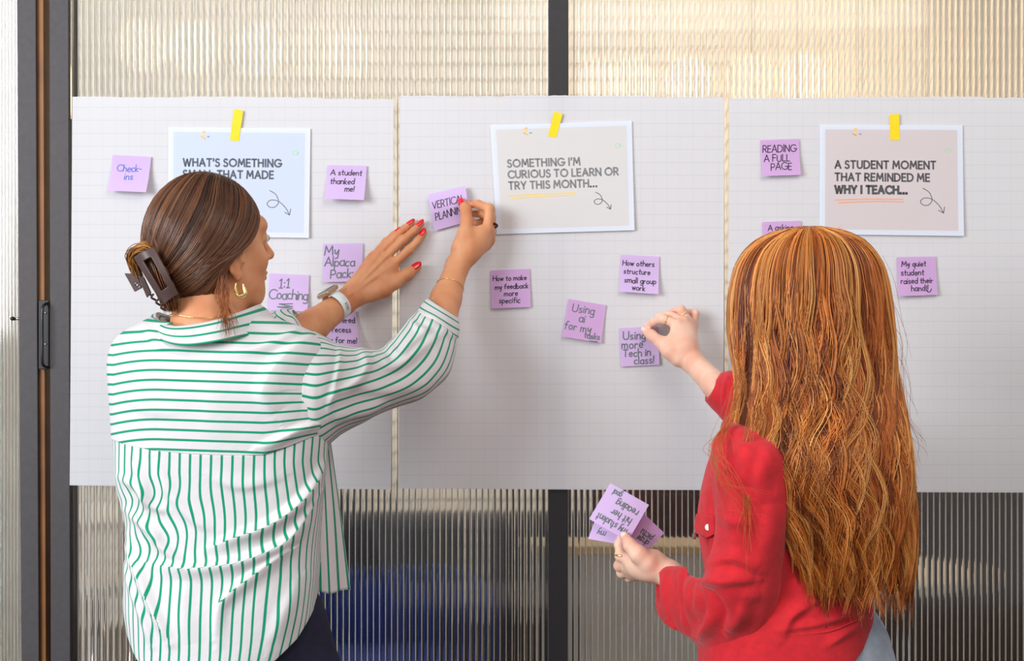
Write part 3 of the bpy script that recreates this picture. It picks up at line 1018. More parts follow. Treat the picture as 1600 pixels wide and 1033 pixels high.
def add_head(s, c, f, r, u, k=1.0):
    """head in its own frame; c is the centre of the cranium"""
    def L(x, y, z): return c + k * (x * r + y * f + z * u)
    R = np.stack([r, f, u])
    s.ell(L(0, -.010, .016), np.array([.069, .084, .078]) * k, .01, R)
    s.ell(L(0, .030, -.040), np.array([.056, .058, .072]) * k, .03, R)
    s.ell(L(0, .041, -.084), np.array([.032, .034, .024]) * k, .03, R)      # chin and jaw
    s.cap(L(.046, .0, -.062), L(.022, .054, -.096), .020 * k, .014 * k, .03)
    s.cap(L(-.046, .0, -.062), L(-.022, .054, -.096), .020 * k, .014 * k, .03)
    s.ell(L(0, .072, .022), np.array([.050, .020, .022]) * k, .02, R)       # brow
    for sx in (1, -1):
        s.ell(L(sx * .031, .062, -.036), np.array([.018, .017, .016]) * k, .02, R)   # cheek
    for sx in (1, -1):
        s.ell(L(sx * .030, .094, .000), np.array([.017, .012, .011]) * k, .01, R, cut=True)
        s.ell(L(sx * .030, .076, .000), np.array([.0125, .0125, .0115]) * k, .004, R)   # lids
    s.cap(L(0, .086, .010), L(0, .110, -.028), .006 * k, .0090 * k, .007)    # nose
    s.ell(L(.008, .098, -.033), np.array([.007, .008, .006]) * k, .005, R)
    s.ell(L(-.008, .098, -.033), np.array([.007, .008, .006]) * k, .005, R)
    s.ell(L(0, .086, -.058), np.array([.021, .012, .006]) * k, .005, R)      # lips
    s.ell(L(0, .085, -.067), np.array([.018, .012, .007]) * k, .005, R)
    s.cap(L(-.02, .096, -.0625), L(.02, .096, -.0625), .0012, .0012, .003, cut=True)
    for sx in (1, -1):                                                      # ears
        ec = L(sx * .0740, -.006, -.029)
        e1 = -f * .99 + sx * r * .12
        n_ = np.cross(e1, u) * 1.0
        n_ = n_ / np.linalg.norm(n_) * (1 if np.cross(e1, u) @ (sx * r) > 0 else -1)
        Re = np.stack([e1, u, n_])
        s.ell(ec + e1 * .004 + n_ * .001, np.array([.0165, .027, .0045]) * k, .004, Re)
        t = np.radians(np.linspace(-75, 200, 13))
        pts = [ec + k * ((.004 + .0165 * np.cos(q)) * e1 + (.001 + .029 * np.sin(q)) * u + .005 * n_) for q in t]
        s.chain(pts, [.0036 * k] * len(pts), .002)
        s.ell(ec + k * (.003 * e1 + .000 * u + .007 * n_), np.array([.0085, .016, .006]) * k, .0025, Re, cut=True)
        s.ell(ec + k * (-.008 * e1 - .004 * u + .004 * n_), np.array([.0045, .006, .004]) * k, .003, Re)
        s.ell(ec + k * (-.001 * e1 - .029 * u + .003 * n_), np.array([.0085, .0095, .0055]) * k, .004, Re)
    return L


def add_finger(s, pts, r0, r1, k=.0035):
    m = len(pts)
    rad = np.linspace(r0, r1, m)
    rad[0] *= .98
    s.chain(pts, rad, k)
    for i in range(1, m - 1):                     # knuckle joints stand out a little
        s.ell(pts[i], np.full(3, rad[i] * 1.05), .004)


def nail(name, tip, dip, out_dir, w, L, mat, parent, ext=.35):
    """almond nail lying on the back of the last finger joint"""
    tip, dip = np.asarray(tip, float), np.asarray(dip, float)
    d = (tip - dip); d /= np.linalg.norm(d)
    o = np.asarray(out_dir, float); o = o - d * (o @ d); o /= np.linalg.norm(o)
    sd = np.cross(d, o)
    nu, nv = 7, 9
    V = []
    for j in range(nv):
        t = j / (nv - 1)
        half = w * (.9 if t < .55 else .9 * math.sqrt(max(0.02, 1 - ((t - .55) / .47) ** 2)))
        if t < .12: half *= .8
        for i in range(nu):
            q = (i / (nu - 1) - .5) * 2
            V.append(tip + d * (-L * (1 - ext) + L * t + w * .2) + sd * q * half + o * (w * 1.16 - .42 * w * q * q - .18 * w * t * t))
    V = np.array(V)
    ob = make(name, V, grid_faces(nv, nu), mat, parent, smooth=True)
    m = ob.modifiers.new('solid', 'SOLIDIFY'); m.thickness = .0009; m.offset = 0
    return ob


def ring_band(name, c, axis, rad, thick, mat, parent, sq=1.0, bump=0):
    axis = np.asarray(axis, float); axis /= np.linalg.norm(axis)
    a = np.cross(axis, [0.3, 0.2, 1]); a /= np.linalg.norm(a); b = np.cross(axis, a)
    th = np.linspace(0, 2 * math.pi, 41)
    p = c + rad * (np.cos(th)[:, None] * a + sq * np.sin(th)[:, None] * b)
    r = thick * (1 + bump * np.abs(np.sin(th * 7)))
    V, F = tube_vf(p, r, 8, caps=False)
    return make(name, V, F, mat, parent, smooth=True)


def skin_material(name, base, red):
    m, nt, b = mat_new(name)
    N, L = nt.nodes, nt.links
    tc = N.new('ShaderNodeTexCoord')
    n = N.new('ShaderNodeTexNoise'); n.inputs['Scale'].default_value = 22; n.inputs['Detail'].default_value = 5
    L.new(tc.outputs['Object'], n.inputs['Vector'])
    mx = N.new('ShaderNodeMix'); mx.data_type = 'RGBA'
    mx.inputs[6].default_value = base; mx.inputs[7].default_value = red
    mr = N.new('ShaderNodeMapRange'); mr.inputs[1].default_value = .35; mr.inputs[2].default_value = .7
    L.new(n.outputs['Fac'], mr.inputs[0]); L.new(mr.outputs[0], mx.inputs[0]); L.new(mx.outputs[2], b.inputs['Base Color'])
    b.inputs['Roughness'].default_value = .5
    b.inputs['Specular IOR Level'].default_value = .4
    b.inputs['Subsurface Weight'].default_value = .25
    b.inputs['Subsurface Radius'].default_value = (.010, .004, .002)
    b.inputs['Subsurface Scale'].default_value = .5
    n2 = N.new('ShaderNodeTexVoronoi'); n2.inputs['Scale'].default_value = 700
    L.new(tc.outputs['Object'], n2.inputs['Vector'])
    bp = N.new('ShaderNodeBump'); bp.inputs['Strength'].default_value = .12; bp.inputs['Distance'].default_value = .0006
    L.new(n2.outputs['Distance'], bp.inputs['Height']); L.new(bp.outputs[0], b.inputs['Normal'])
    return m


M_SKIN1 = skin_material('tanned_skin', lin(222, 160, 116), lin(206, 134, 92))
M_SKIN2 = skin_material('fair_skin', lin(240, 200, 176), lin(228, 172, 148))
M_NAIL = simple('red_nail', lin(225, 12, 30), .12, 0, .8)
M_NAIL2 = simple('pink_nail', lin(245, 210, 205), .15, 0, .7)
M_GOLD = simple('gold', lin(248, 214, 140), .22, 1.0)
M_EYE = simple('eye_white', lin(235, 232, 228), .15)
M_IRIS = simple('iris', lin(70, 50, 32), .1)
M_DENIM_D = simple('dark_denim', lin(24, 27, 52), .85, noise=.25, nscale=60, bump=.3, bscale=900)
M_DENIM_L = simple('light_denim', lin(165, 172, 184), .85, noise=.2, nscale=40, bump=.3, bscale=900)
M_SHOE = simple('white_sneaker', lin(225, 222, 218), .6)


def eyes(c, L, f, parent):
    for sx in (1, -1):
        e = L(sx * .030, .0775, .000)
        s = Shape(); s.ell(e, (.0118,) * 3, .001)
        V, F = s.mesh(.0016); o = make('eye', V, F, M_EYE, parent, smooth=True)
        V, F = tube_vf([e + f * .0095, e + f * .0119, e + f * .0124], np.array([.0062, .0056, .001]), 16)
        make('iris', V, fix_degenerate(F), M_IRIS, o, smooth=True)


def legs(name_j, cx, cy, zhip, halfw, mat, root, stance=.10, yaw=0.0, depth=.105):
    """trousers: pelvis and two tapering legs down to the shoes, one surface"""
    s = Shape()
    ca, sa = math.cos(yaw), math.sin(yaw)
    R = np.array([[ca, sa, 0], [-sa, ca, 0], [0, 0, 1.0]])
    s.ell((cx, cy, zhip + .02), (halfw * .86, depth * .92, .13), .03, R)
    s.ell((cx, cy, zhip - .07), (halfw, depth, .13), .04, R)
    for sx in (1, -1):
        hx = np.array([cx, cy, 0]) + sx * halfw * .5 * R[0]
        kx = np.array([cx, cy, 0]) + sx * stance * R[0]
        s.cap(hx + [0, 0, zhip - .10], kx + [0, 0, .47], halfw * .52, .060, .03)
        s.cap(kx + [0, 0, .47], kx + [0, 0, .10], .060, .048, .02)
    V, F = s.mesh(.010)
    j = make(name_j, V, F, mat, root, smooth=True)
    for sx in (1, -1):
        kx = np.array([cx, cy, 0]) + sx * stance * R[0]
        q = Shape()
        q.cap(kx + [0, -.04, .045], kx + [0, .12, .036], .042, .036, .02)
        q.cap(kx + [0, 0, .05], kx + [0, 0, .11], .044, .040, .02)
        q.ell(kx + [0, .05, -.03], (.2, .3, .03), .002, cut=True)
        V, F = q.mesh(.006, hi=None); make('shoe', V, F, M_SHOE, root, smooth=True)
    return j


# ------------------------------------------------------------------ hair made of single strands in locks
def strands_mesh(name, paths, rad, tint, mat, parent, ns=3):
    """paths (N,K,3) centre lines, rad (N,) root radius, tint (N,3) linear colour"""
    N_, K, _ = paths.shape
    t = np.gradient(paths, axis=1); t /= np.linalg.norm(t, axis=2, keepdims=True) + 1e-12
    ref = rng.normal(size=(N_, 1, 3)); ref /= np.linalg.norm(ref, axis=2, keepdims=True)
    a = np.cross(t, ref); a /= np.linalg.norm(a, axis=2, keepdims=True) + 1e-12
    b = np.cross(t, a)
    prof = np.clip(1.0 - .75 * np.linspace(0, 1, K) ** 3, .1, 1)
    r = rad[:, None] * prof[None]
    th = np.arange(ns) * 2 * math.pi / ns
    V = paths[:, :, None] + r[:, :, None, None] * (np.cos(th)[None, None, :, None] * a[:, :, None] + np.sin(th)[None, None, :, None] * b[:, :, None])
    V = V.reshape(-1, 3)
    f0 = grid_faces(K, ns, True)
    F = (f0[None] + (np.arange(N_) * K * ns)[:, None, None]).reshape(-1, 4)
    C = np.repeat(tint, K * ns, axis=0)
    return make(name, V, F, mat, parent, smooth=True, attrs={'tint': C})


def tints(n, palette, spread=.12):
    pal = np.array([lin(*c)[:3] for c in palette])
    i = rng.random(n) * (len(pal) - 1.001)
    k = i.astype(int); u = (i - k)[:, None]
    c = pal[k] * (1 - u) + pal[k + 1] * u
    return np.clip(c * (1 + rng.normal(0, spread, (n, 1))), 0.002, 1)
# ================================================================== woman in the striped shirt
w1 = empty('person', (-0.45, -0.42, 0))
tag(w1, 'woman with brown clipped-up hair and green striped white shirt, both hands at the wall', 'person')
M_STRIPE = stripe_material('striped_cotton')

hf, hr, hu = frame_from((.71, .68, .09))
HC1 = P(332, 377, -.42)
s = Shape()
L1 = add_head(s, HC1, hf, hr, hu, 1.0)
neckb = P(327, 520, -.44)
s.cap(HC1 + hf * -.02 - hu * .06, neckb, .050, .056, .02)
s.cap(neckb, P(327, 560, -.44), .058, .085, .03)
headV, headF = s.mesh(.0026)

s = Shape()
sh_r, sh_l = P(478, 578, -.44), P(222, 575, -.43)
s.cap(sh_l, sh_r, .045, .040, .03)
s.ell(P(345, 640, -.43), (.135, .075, .15), .04)
s.ell(P(350, 820, -.42), (.115, .075, .16), .04)
el_r, el_l = P(668, 578, -.235), P(398, 570, -.25)
s.cap(sh_r, el_r, .033, .030, .02)
s.cap(sh_l, el_l, .040, .034, .02)
torV, torF = s.mesh(.007)

# --- left hand flat on the sheet
s = Shape()
wr = P(536, 474, -.060)
s.cap(el_l, P(486, 511, -.125), .036, .031, .01)
s.cap(P(486, 511, -.125), wr, .031, .0235, .01)
nW = np.array([.12, -1, .2])
palm0 = P(556, 457, -.050)
s.cap(wr, palm0, .0225, .022, .01, n=nW, s=1.2)
mcp = dict(i=P(616, 411, -.027), m=P(603.5, 401, -.028), r=P(592, 397, -.027), p=P(582, 402, -.025))
s.cap(palm0 + [.004, 0, -.004], mcp['i'], .019, .0105, .012, n=nW, s=1.25)
s.cap(palm0, mcp['m'], .020, .0105, .012, n=nW, s=1.25)
s.cap(palm0, mcp['r'], .019, .0100, .012, n=nW, s=1.25)
s.cap(palm0, mcp['p'], .018, .0095, .012, n=nW, s=1.25)
s.cap(P(578, 444, -.035), P(600, 424, -.030), .021, .017, .012, n=nW, s=1.5)
F1 = {}
F1['i'] = [mcp['i'], P(638.5, 391, -.028), P(652.5, 376.5, -.022), P(662, 363.5, -.016)]
F1['m'] = [mcp['m'], P(631, 374, -.029), P(647, 360.5, -.023), P(658, 349.5, -.016)]
F1['r'] = [mcp['r'], P(618, 370, -.024), P(633, 356.5, -.018), P(643.5, 348, -.013)]
F1['p'] = [mcp['p'], P(603, 377.5, -.019), P(615, 367, -.014), P(624, 360, -.011)]
for kf, (a, b) in dict(i=(.0092, .0066), m=(.0088, .0064), r=(.0082, .0060), p=(.0076, .0054)).items():
    add_finger(s, F1[kf], a, b, .0012)
for q_ in 'imr': s.cap(wr + [.0, -.0195, .004], mcp[q_] + [0, -.0085, 0], .0025, .0032, .005)
TH1 = [P(578, 459, -.048), P(600, 452, -.042), P(617, 441.5, -.036), P(637, 428, -.028), P(652.5, 416.5, -.020)]
s.chain(TH1, [.017, .0150, .0122, .0108, .0078], .008)
s.cap(P(600, 437, -.037), P(612, 420, -.030), .0125, .010, .012)      # web of the thumb
h1V, h1F = s.mesh(.0016)

# --- right hand pinching the note
s = Shape()
wr2 = P(716, 412, -.085)
s.cap(el_r, P(697, 466, -.125), .035, .0285, .01)
s.cap(P(697, 466, -.125), P(715, 415, -.088), .0270, .0210, .01)
nB = np.array([.55, -.8, .1])
pb = P(729, 393, -.080)
s.cap(P(715, 415, -.088), pb, .0210, .0245, .012, n=nB, s=1.15)
mi, mm, mr_, mp = P(762, 358, -.066), P(765, 366, -.050), P(765, 376, -.038), P(759, 385, -.030)
s.cap(pb, mi, .022, .0105, .012, n=nB, s=1.25)
s.cap(pb, mm, .022, .0105, .012)
s.cap(pb, mr_, .020, .0105, .012)
s.cap(pb, mp, .018, .0095, .012)
s.ell(P(741, 376, -.072), (.022, .016, .020), .014)
F2 = dict(i=[mi, P(764.5, 326, -.060), P(748, 319.5, -.042), P(734, 319, -.027)],
          m=[mm, P(767, 341, -.040), P(753, 334, -.028), P(741, 334, -.022)],
          r=[mr_, P(767, 355, -.030), P(753, 348, -.020), P(742, 348, -.017)],
          p=[mp, P(764, 371, -.023), P(754, 364, -.017), P(746, 360, -.016)])
for kf, (a, b) in dict(i=(.0102, .0066), m=(.0096, .0066), r=(.0090, .0062), p=(.0080, .0056)).items():
    add_finger(s, F2[kf], a, b, .0025)
TH2 = [P(719, 387, -.085), P(727, 366, -.083), P(729.5, 347, -.066), P(728, 329, -.046), P(722.5, 316, -.030)]
s.chain(TH2, [.0165, .0145, .0115, .0104, .0075], .007)
s.cap(P(735, 374, -.080), P(752, 362, -.072), .0125, .0105, .012)
h2V, h2F = s.mesh(.0016)
V, F, _ = merge([(headV, headF), (torV, torF), (h1V, h1F), (h2V, h2F)])
body1 = make('body', V, F, M_SKIN1, w1, smooth=True)
eyes(HC1, L1, hf, w1)

nail('fingernail', F1['i'][-1], F1['i'][-2], (-.5, -1, .5), .0062, .0185, M_NAIL, w1)
nail('fingernail', F1['m'][-1], F1['m'][-2], (-.5, -1, .5), .0060, .0185, M_NAIL, w1)
nail('fingernail', F1['r'][-1], F1['r'][-2], (-.5, -1, .5), .0056, .0180, M_NAIL, w1)
nail('fingernail', F1['p'][-1], F1['p'][-2], (-.5, -1, .5), .0050, .0160, M_NAIL, w1)
nail('fingernail', TH1[-1], TH1[-2], (-.3, -1, .4), .0078, .0200, M_NAIL, w1)
nail('fingernail', TH2[-1], TH2[-2], (-.6, -.9, .1), .0074, .0190, M_NAIL, w1)
nail('fingernail', F2['i'][-1], F2['i'][-2], (.1, -.2, 1), .0058, .0140, M_NAIL, w1)
ring_band('finger_ring', F2['m'][0] * .45 + F2['m'][1] * .55 + [.002, 0, 0], F2['m'][1] - F2['m'][0], .0112, .0022, M_BLACK, w1)

# bracelet on the right forearm
ba = (P(697, 466, -.125) - P(715, 415, -.088))
o = ring_band('bracelet', P(703.5, 448, -.112), ba + [.003, .0, .004], .0262, .0007, M_GOLD, w1)

# watch on the left wrist
wc = P(525.5, 478, -.075)
wax = (wr - P(486, 511, -.125)); wax /= np.linalg.norm(wax)
wtop = np.array([-.50, -.25, .62]); wtop -= wax * (wtop @ wax); wtop /= np.linalg.norm(wtop)
wsd = np.cross(wax, wtop)
watch = empty('wrist_watch', wc, w1); watch.location = wc - np.array(w1.location)
th = np.linspace(0, 2 * math.pi, 49)
rr = .0272
rows = []
for h_, dr in ((-.0098, 0.0), (-.0092, .0016), (0, .0020), (.0092, .0016), (.0098, 0.0), (.0092, -.0006), (-.0092, -.0006), (-.0098, 0)):
    rows.append(wc + (rr + dr) * (np.cos(th)[:, None] * wtop + np.sin(th)[:, None] * wsd * .98) + h_ * wax)
M_BAND = simple('white_silicone', lin(232, 238, 240), .45)
band = make('watch_strap', np.concatenate(rows), grid_faces(8, 49), M_BAND, watch, smooth=True)
for k in range(4):                                     # slots of the strap
    a_ = math.radians(96 + 8 * k)
    for sg in (-1,):
        d_ = math.cos(a_) * wtop + math.sin(a_) * wsd * sg * -1
    q = wc + (rr + .0022) * (math.cos(a_) * wtop + (math.sin(a_)) * (wsd if wsd[1] < 0 else -wsd))
    tube('strap_slot', [q - wax * .0035, q + wax * .0035], .0008, simple('slot_shadow', lin(150, 120, 95), .6), watch, 6)
cc = wc + wtop * (rr + .004)
s = Shape()
Rw = np.stack([wax, wsd, wtop])
M_CASE = simple('champagne_metal', lin(205, 178, 150), .22, .9)


def rbox(name, c, R, hx, hy, hz, rad, mat, parent):
    s = Shape()
    for sy in np.linspace(-hy + rad, hy - rad, 5):
        pass
    c = np.asarray(c, float)
    s.lo, s.hi = c - (hx + hy), c + (hx + hy)

    def f(p):
        q = np.abs((p - c) @ R.T) - (np.array([hx, hy, hz]) - rad)
        return np.linalg.norm(np.maximum(q, 0), axis=1) + np.minimum(q.max(1), 0) - rad
    s.pr.append((f, .001, False))
    V, F = s.mesh(.0009)
    return make(name, V, F, mat, parent, smooth=True)


rbox('watch_case', cc, Rw, .0165, .0185, .0048, .0042, M_CASE, watch)
rbox('watch_glass', cc + wtop * .0026, Rw, .0140, .0160, .0032, .003, simple('watch_glass', lin(30, 28, 30), .08), watch)

# --- jeans and shoes
jeans1 = legs('jeans', P(372, 900, -.41)[0], -.41, .90, .175, M_DENIM_D, w1)
_p = [P(493, 1000, -.50), P(491, 1015, -.505), P(490, 1040, -.51)]

# ------------------------------------------------------------------ the shirt
FOLD1 = [  # photo-pixel fold lines of the back panel: crease, height, widths
    ([(515, 708), (470, 776), (418, 819), (366, 839), (325, 856)], .0085, 6, 15),
    ([(495, 770), (450, 839), (399, 868), (353, 881), (289, 887), (240, 880)], .0090, 6, 16),
    ([(450, 861), (392, 900), (353, 932), (341, 952), (336, 1000)], .0075, 5, 14),
    ([(200, 796), (237, 829), (253, 852), (285, 882)], .0075, 8, 8),
    ([(197, 838), (218, 893), (237, 945), (266, 1005)], .0080, 8, 9),
    ([(190, 745), (215, 760), (240, 790), (262, 800)], .0050, 7, 7),
    ([(196, 870), (208, 915), (225, 965), (238, 1010)], .0050, 6, 6),
    ([(330, 745), (380, 760), (440, 745)], .0030, 8, 14),
    ([(470, 905), (440, 960), (420, 1010)], .0035, 10, 16),
    ([(290, 905), (285, 950), (300, 1010)], .0030, 12, 16),
    ([(210, 715), (225, 760), (228, 800)], .0040, 6, 9),
    ([(240, 712), (262, 765), (300, 810), (340, 830)], .0040, 8, 12),
]
FOLDY = [  # yoke
    ([(500, 520), (440, 560), (410, 610), (430, 650)], .0060, 10, 34),
    ([(520, 655), (470, 668), (425, 690), (400, 700)], .0060, 5, 12),
    ([(470, 515), (440, 530), (400, 545), (360, 548)], .0040, 6, 10),
    ([(225, 512), (250, 540), (300, 552)], .0030, 6, 10),
    ([(330, 570), (335, 630), (330, 690)], .0018, 20, 30),
    ([(200, 620), (230, 640), (280, 645)], .0020, 10, 14),
    ([(515, 560), (490, 600), (480, 650)], .0040, 8, 16),
]
YB = -.44
RS = [  # silhouettes of the trunk: row, left, right, depth
    (484, 262, 380, .050), (494, 246, 412, .062), (504, 226, 447, .076), (514, 200, 482, .088), (528, 184, 502, .098), (545, 175, 516, .106),
    (570, 171, 522, .112), (610, 174, 523, .115), (650, 178, 519, .112), (700, 182, 512, .108), (745, 184, 506, .104),
    (800, 198, 502, .100), (850, 204, 499, .100), (900, 199, 499, .104), (950, 200, 494, .110), (1000, 208, 484, .114), (1060, 218, 462, .116), (1100, 224, 450, .116)]
rs = np.array(RS, float)


def trunk(theta, row, grow=0.0):
    l = np.interp(row, rs[:, 0], rs[:, 1]); r = np.interp(row, rs[:, 0], rs[:, 2]); dep = np.interp(row, rs[:, 0], rs[:, 3]) + grow
    c, s_ = np.cos(theta), np.sin(theta)
    cc = np.sign(c) * np.abs(c) ** .86; ss = np.sign(s_) * np.abs(s_) ** .80
    d = YB + CAMD
    x = ((l + r) / 2 + cc * ((r - l) / 2 + grow * 900) - 800) * d / FPX
    z = CAMZ - (row - 516.5) * d / FPX
    return np.stack([x, YB - ss * dep, z], -1)


# smooth the silhouette table
_rows = np.linspace(484, 1100, 200)
_t = np.stack([_rows] + [np.interp(_rows, rs[:, 0], rs[:, k]) for k in (1, 2, 3)], 1)
for _ in range(14): _t[1:-1, 1:] = (_t[:-2, 1:] + 2 * _t[1:-1, 1:] + _t[2:, 1:]) / 4
rs = _t


def cloth_panel(name, rowtop, rowbot, nth, nrow, folds, seed, stripe, parent, grow=0.0, noise=.0022, nsc=.07, th0=0, th1=2 * math.pi, mat=None, warp=None):
    th = np.linspace(th0, th1, nth)
    a = rowtop(th); b = rowbot(th)
    w = np.linspace(0, 1, nrow)[:, None]
    row = a[None] * (1 - w) + b[None] * w
    T = np.broadcast_to(th[None], row.shape)
    Pg = trunk(T, row, grow)
    Nn = -normals_grid(Pg)
    px, py = PX(Pg)
    back = np.clip(np.sin(T) * 3, 0, 1)
    h = fold_field(px, py, folds) * back
    h = h * 1.75 + smooth_noise(Pg, seed, nsc) * noise
    cen = trunk(T, row) * 0; cen[..., 0] = Pg[..., 0].mean(); cen[..., 1] = YB; cen[..., 2] = Pg[..., 2]
    sgn = np.sign(((Pg - cen) * Nn).sum(-1, keepdims=True)); Nn = Nn * sgn
    ARC[0] = np.concatenate([np.zeros((nrow, 1)), np.cumsum(np.linalg.norm(np.diff(Pg, axis=1), axis=2), axis=1)], 1)
    ARC[0] = ARC[0] - ARC[0][:, [int(np.argmin(np.abs(th - math.pi / 2)))]]
    st = stripe(px, py, Pg, T)
    if warp is not None: st = st + warp(px, py) * back
    Pg = Pg + Nn * h[..., None]
    o = make(name, Pg.reshape(-1, 3), grid_faces(nrow, nth), mat or M_STRIPE, parent, smooth=True, attrs={'stripe': st.reshape(-1)})
    m = o.modifiers.new('solid', 'SOLIDIFY'); m.thickness = .0012; m.offset = -1
    return o


ARC = [None]


def px_of_theta(th, row=690.0):
    return PX(trunk(th, np.full_like(th, row)))[0]


def seam_row(th):
    x = px_of_theta(th)
    r = np.interp(x, [180, 200, 240, 300, 360, 410, 440, 480, 520], [684, 690, 696, 701, 703, 703, 694, 680, 668])
    return np.where(np.sin(th) > -.05, r, 700.0)


def top_row(th):
    x = PX(trunk(th, np.full_like(th, 560.0)))[0]
    r = np.interp(x, [170, 200, 240, 262, 300, 340, 372, 410, 460, 520], [496, 500, 502, 514, 520, 518, 508, 498, 492, 496])
    return np.where(np.sin(th) > 0, r, 498)


def hem_row(th):
    x = PX(trunk(th, np.full_like(th, 960.0)))[0]
    r = np.interp(x, [197, 205, 222, 260, 330, 400, 440, 468, 486, 494, 500], [985, 1010, 1036, 1052, 1060, 1036, 1014, 985, 950, 915, 880])
    return np.where(np.sin(th) > 0, r, np.interp(np.cos(th), [-1, -.6, .6, 1], [985, 1030, 1020, 880]))


def yoke_stripe(px, py, Pg, T):
    x = (px - 350) / 170.0
    bend = np.clip((py - 610) / 90.0, 0, 1) * np.clip((px - 410) / 110.0, 0, 1) ** 1.3 * 34
    bend = bend - np.clip((250 - px) / 75, 0, 1) ** 2 * 10
    eff = py - 5.5 * x + bend + np.where(T > math.pi, 8, 0)
    return eff / 951.0


def lower_stripe(px, py, Pg, T):
    return -ARC[0] * .98 + .36


def lower_warp(px, py):
    w = 0
    w = w + 10 * np.exp(-((px - 225) / 70.0) ** 2) * np.sin((py - 700) / 17.0 + (px - 200) / 30.0) * np.clip((py - 740) / 40, 0, 1) * np.clip((900 - py) / 60, 0, 1)
    for poly, amp, w1 in (([(515, 708), (470, 776), (418, 819), (366, 839), (325, 856)], 9, 20),
                          ([(495, 770), (450, 839), (399, 868), (353, 881), (289, 887), (240, 880)], -12, 22),
                          ([(450, 861), (392, 900), (353, 932), (341, 952), (336, 1000)], 8, 16),
                          ([(197, 838), (218, 893), (237, 945), (266, 1005)], -14, 22)):
        d, t = polydist(px, py, poly)
        w = w + amp * np.exp(-(np.abs(d) / w1)) * np.sign(d) * .5 * np.sin(np.clip(t, .02, .98) * math.pi)
    w = w + np.clip((px - 400) / 100, 0, 1) * np.clip((py - 720) / 180, 0, 1) * -30
    return w / 951.0


shirt = empty('shirt', (-0.45, -0.42, 1.2), w1); shirt.location = (0, 0, 1.2)
cloth_panel('yoke', top_row, seam_row, 300, 130, FOLDY, 3, yoke_stripe, shirt, .001, .0022, .09)
cloth_panel('back_panel', seam_row, hem_row, 340, 220, FOLD1, 5, lower_stripe, shirt, 0.0, .0022, .08, warp=lower_warp)

# front panel hanging loose at the right side
nr, nc = 60, 22
top = [P(496, 690, -.40), P(503, 690, -.375), P(511, 688, -.35), P(516, 690, -.335)]
mid = [P(496, 800, -.41), P(508, 800, -.385), P(522, 798, -.36), P(531, 798, -.34)]
bot = [P(498, 925, -.40), P(514, 928, -.38), P(530, 923, -.36), P(547, 922, -.335)]
g = crm(np.stack([crm(np.array(top), nc), crm(np.array(mid), nc), crm(np.array(bot), nc)]), nr)
g[..., 1] += .004 * np.sin(np.linspace(0, 9, nc))[None] * np.linspace(.3, 1, nr)[:, None]
st = np.broadcast_to(np.linspace(0, .054, nc)[None] + .006, (nr, nc))
o = make('front_panel', g.reshape(-1, 3), grid_faces(nr, nc), M_STRIPE, shirt, smooth=True, attrs={'stripe': st.reshape(-1)})
m = o.modifiers.new('solid', 'SOLIDIFY'); m.thickness = .0012


GRIDS = {}


def on_grid(o, px, py, lift=.001):
    g = GRIDS[o.name]
    gx, gy = PX(g)
    d = (gx - px) ** 2 + (gy - py) ** 2
    near = d < max(16.0, d.min() * 1.5)
    k = np.nonzero(near)[0]
    w = np.exp(-d[k] / 8.0) * (g[k, 1] < g[k, 1].min() + .015)
    q = (g[k] * w[:, None]).sum(0) / w.sum()
    q = P(px, py, q[1])
    q[1] -= lift
    return q


def sleeve(name, rings, n, nth, folds, seed, mat, parent, stripe=None, noise=.0018, nsc=.05, pw=.95, solid=.0014, th0=0.0, foldall=False):
    R = crm(np.array(rings), n)
    th = np.linspace(0, 2 * math.pi, nth) + th0
    T = np.broadcast_to(th[None], (n, nth))
    Pg = loft_pos(R[:, None], T, pw)
    Nn = normals_grid(Pg)
    out = Pg - R[:, None, 0]
    Nn = Nn * np.sign((out * Nn).sum(-1, keepdims=True))
    px, py = PX(Pg)
    h = fold_field(px, py, folds) * (1 if foldall else np.clip(np.sin(T) * 3 + .3, 0, 1)) * 1.6 + smooth_noise(Pg, seed, nsc) * noise
    Q = Pg + Nn * h[..., None]
    at = {}
    if stripe is not None: at['stripe'] = stripe(T, np.broadcast_to(np.linspace(0, 1, n)[:, None], T.shape), px, py).reshape(-1)
    o = make(name, Q.reshape(-1, 3), grid_faces(n, nth), mat, parent, smooth=True, attrs=at)
    m = o.modifiers.new('solid', 'SOLIDIFY'); m.thickness = solid; m.offset = -1
    GRIDS[o.name] = Q.reshape(-1, 3)
    return o


SLR = [ring((490, 518), (478, 700), -.440, .085), ring((508, 527), (505, 702), -.430, .088), ring((530, 538), (535, 678), -.410, .086), ring((562, 545), (574, 657), -.370, .078),
       ring((592, 545), (614, 640), -.325, .070), ring((611, 532), (660, 622), -.285, .064), ring((627, 513), (698, 590), -.250, .058),
       ring((642, 497), (711, 553), -.215, .052), ring((655, 485), (714, 524), -.190, .045)]
FS = [([(563, 548), (566, 575), (545, 600), (520, 615)], .0070, 5, 12),
      ([(590, 560), (610, 575), (640, 560), (690, 520)], .0060, 7, 12),
      ([(610, 545), (622, 556), (640, 540), (680, 505)], .0050, 5, 9),
      ([(545, 600), (600, 610), (660, 600)], .0040, 10, 14),
      ([(660, 500), (680, 512), (712, 530)], .0045, 5, 8),
      ([(520, 655), (560, 645), (610, 625)], .0040, 8, 10),
      ([(530, 540), (524, 590), (512, 640)], .0030, 3, 8),
      ([(640, 500), (652, 515), (668, 520)], .0030, 4, 6)]
sl = sleeve('sleeve', SLR, 150, 150, FS, 8, M_STRIPE, shirt, lambda T, v, px, py: (T - 1.9) * np.interp(v, [0, .25, .5, .75, 1], [.088, .074, .058, .050, .044]) * 1.06 + .05)
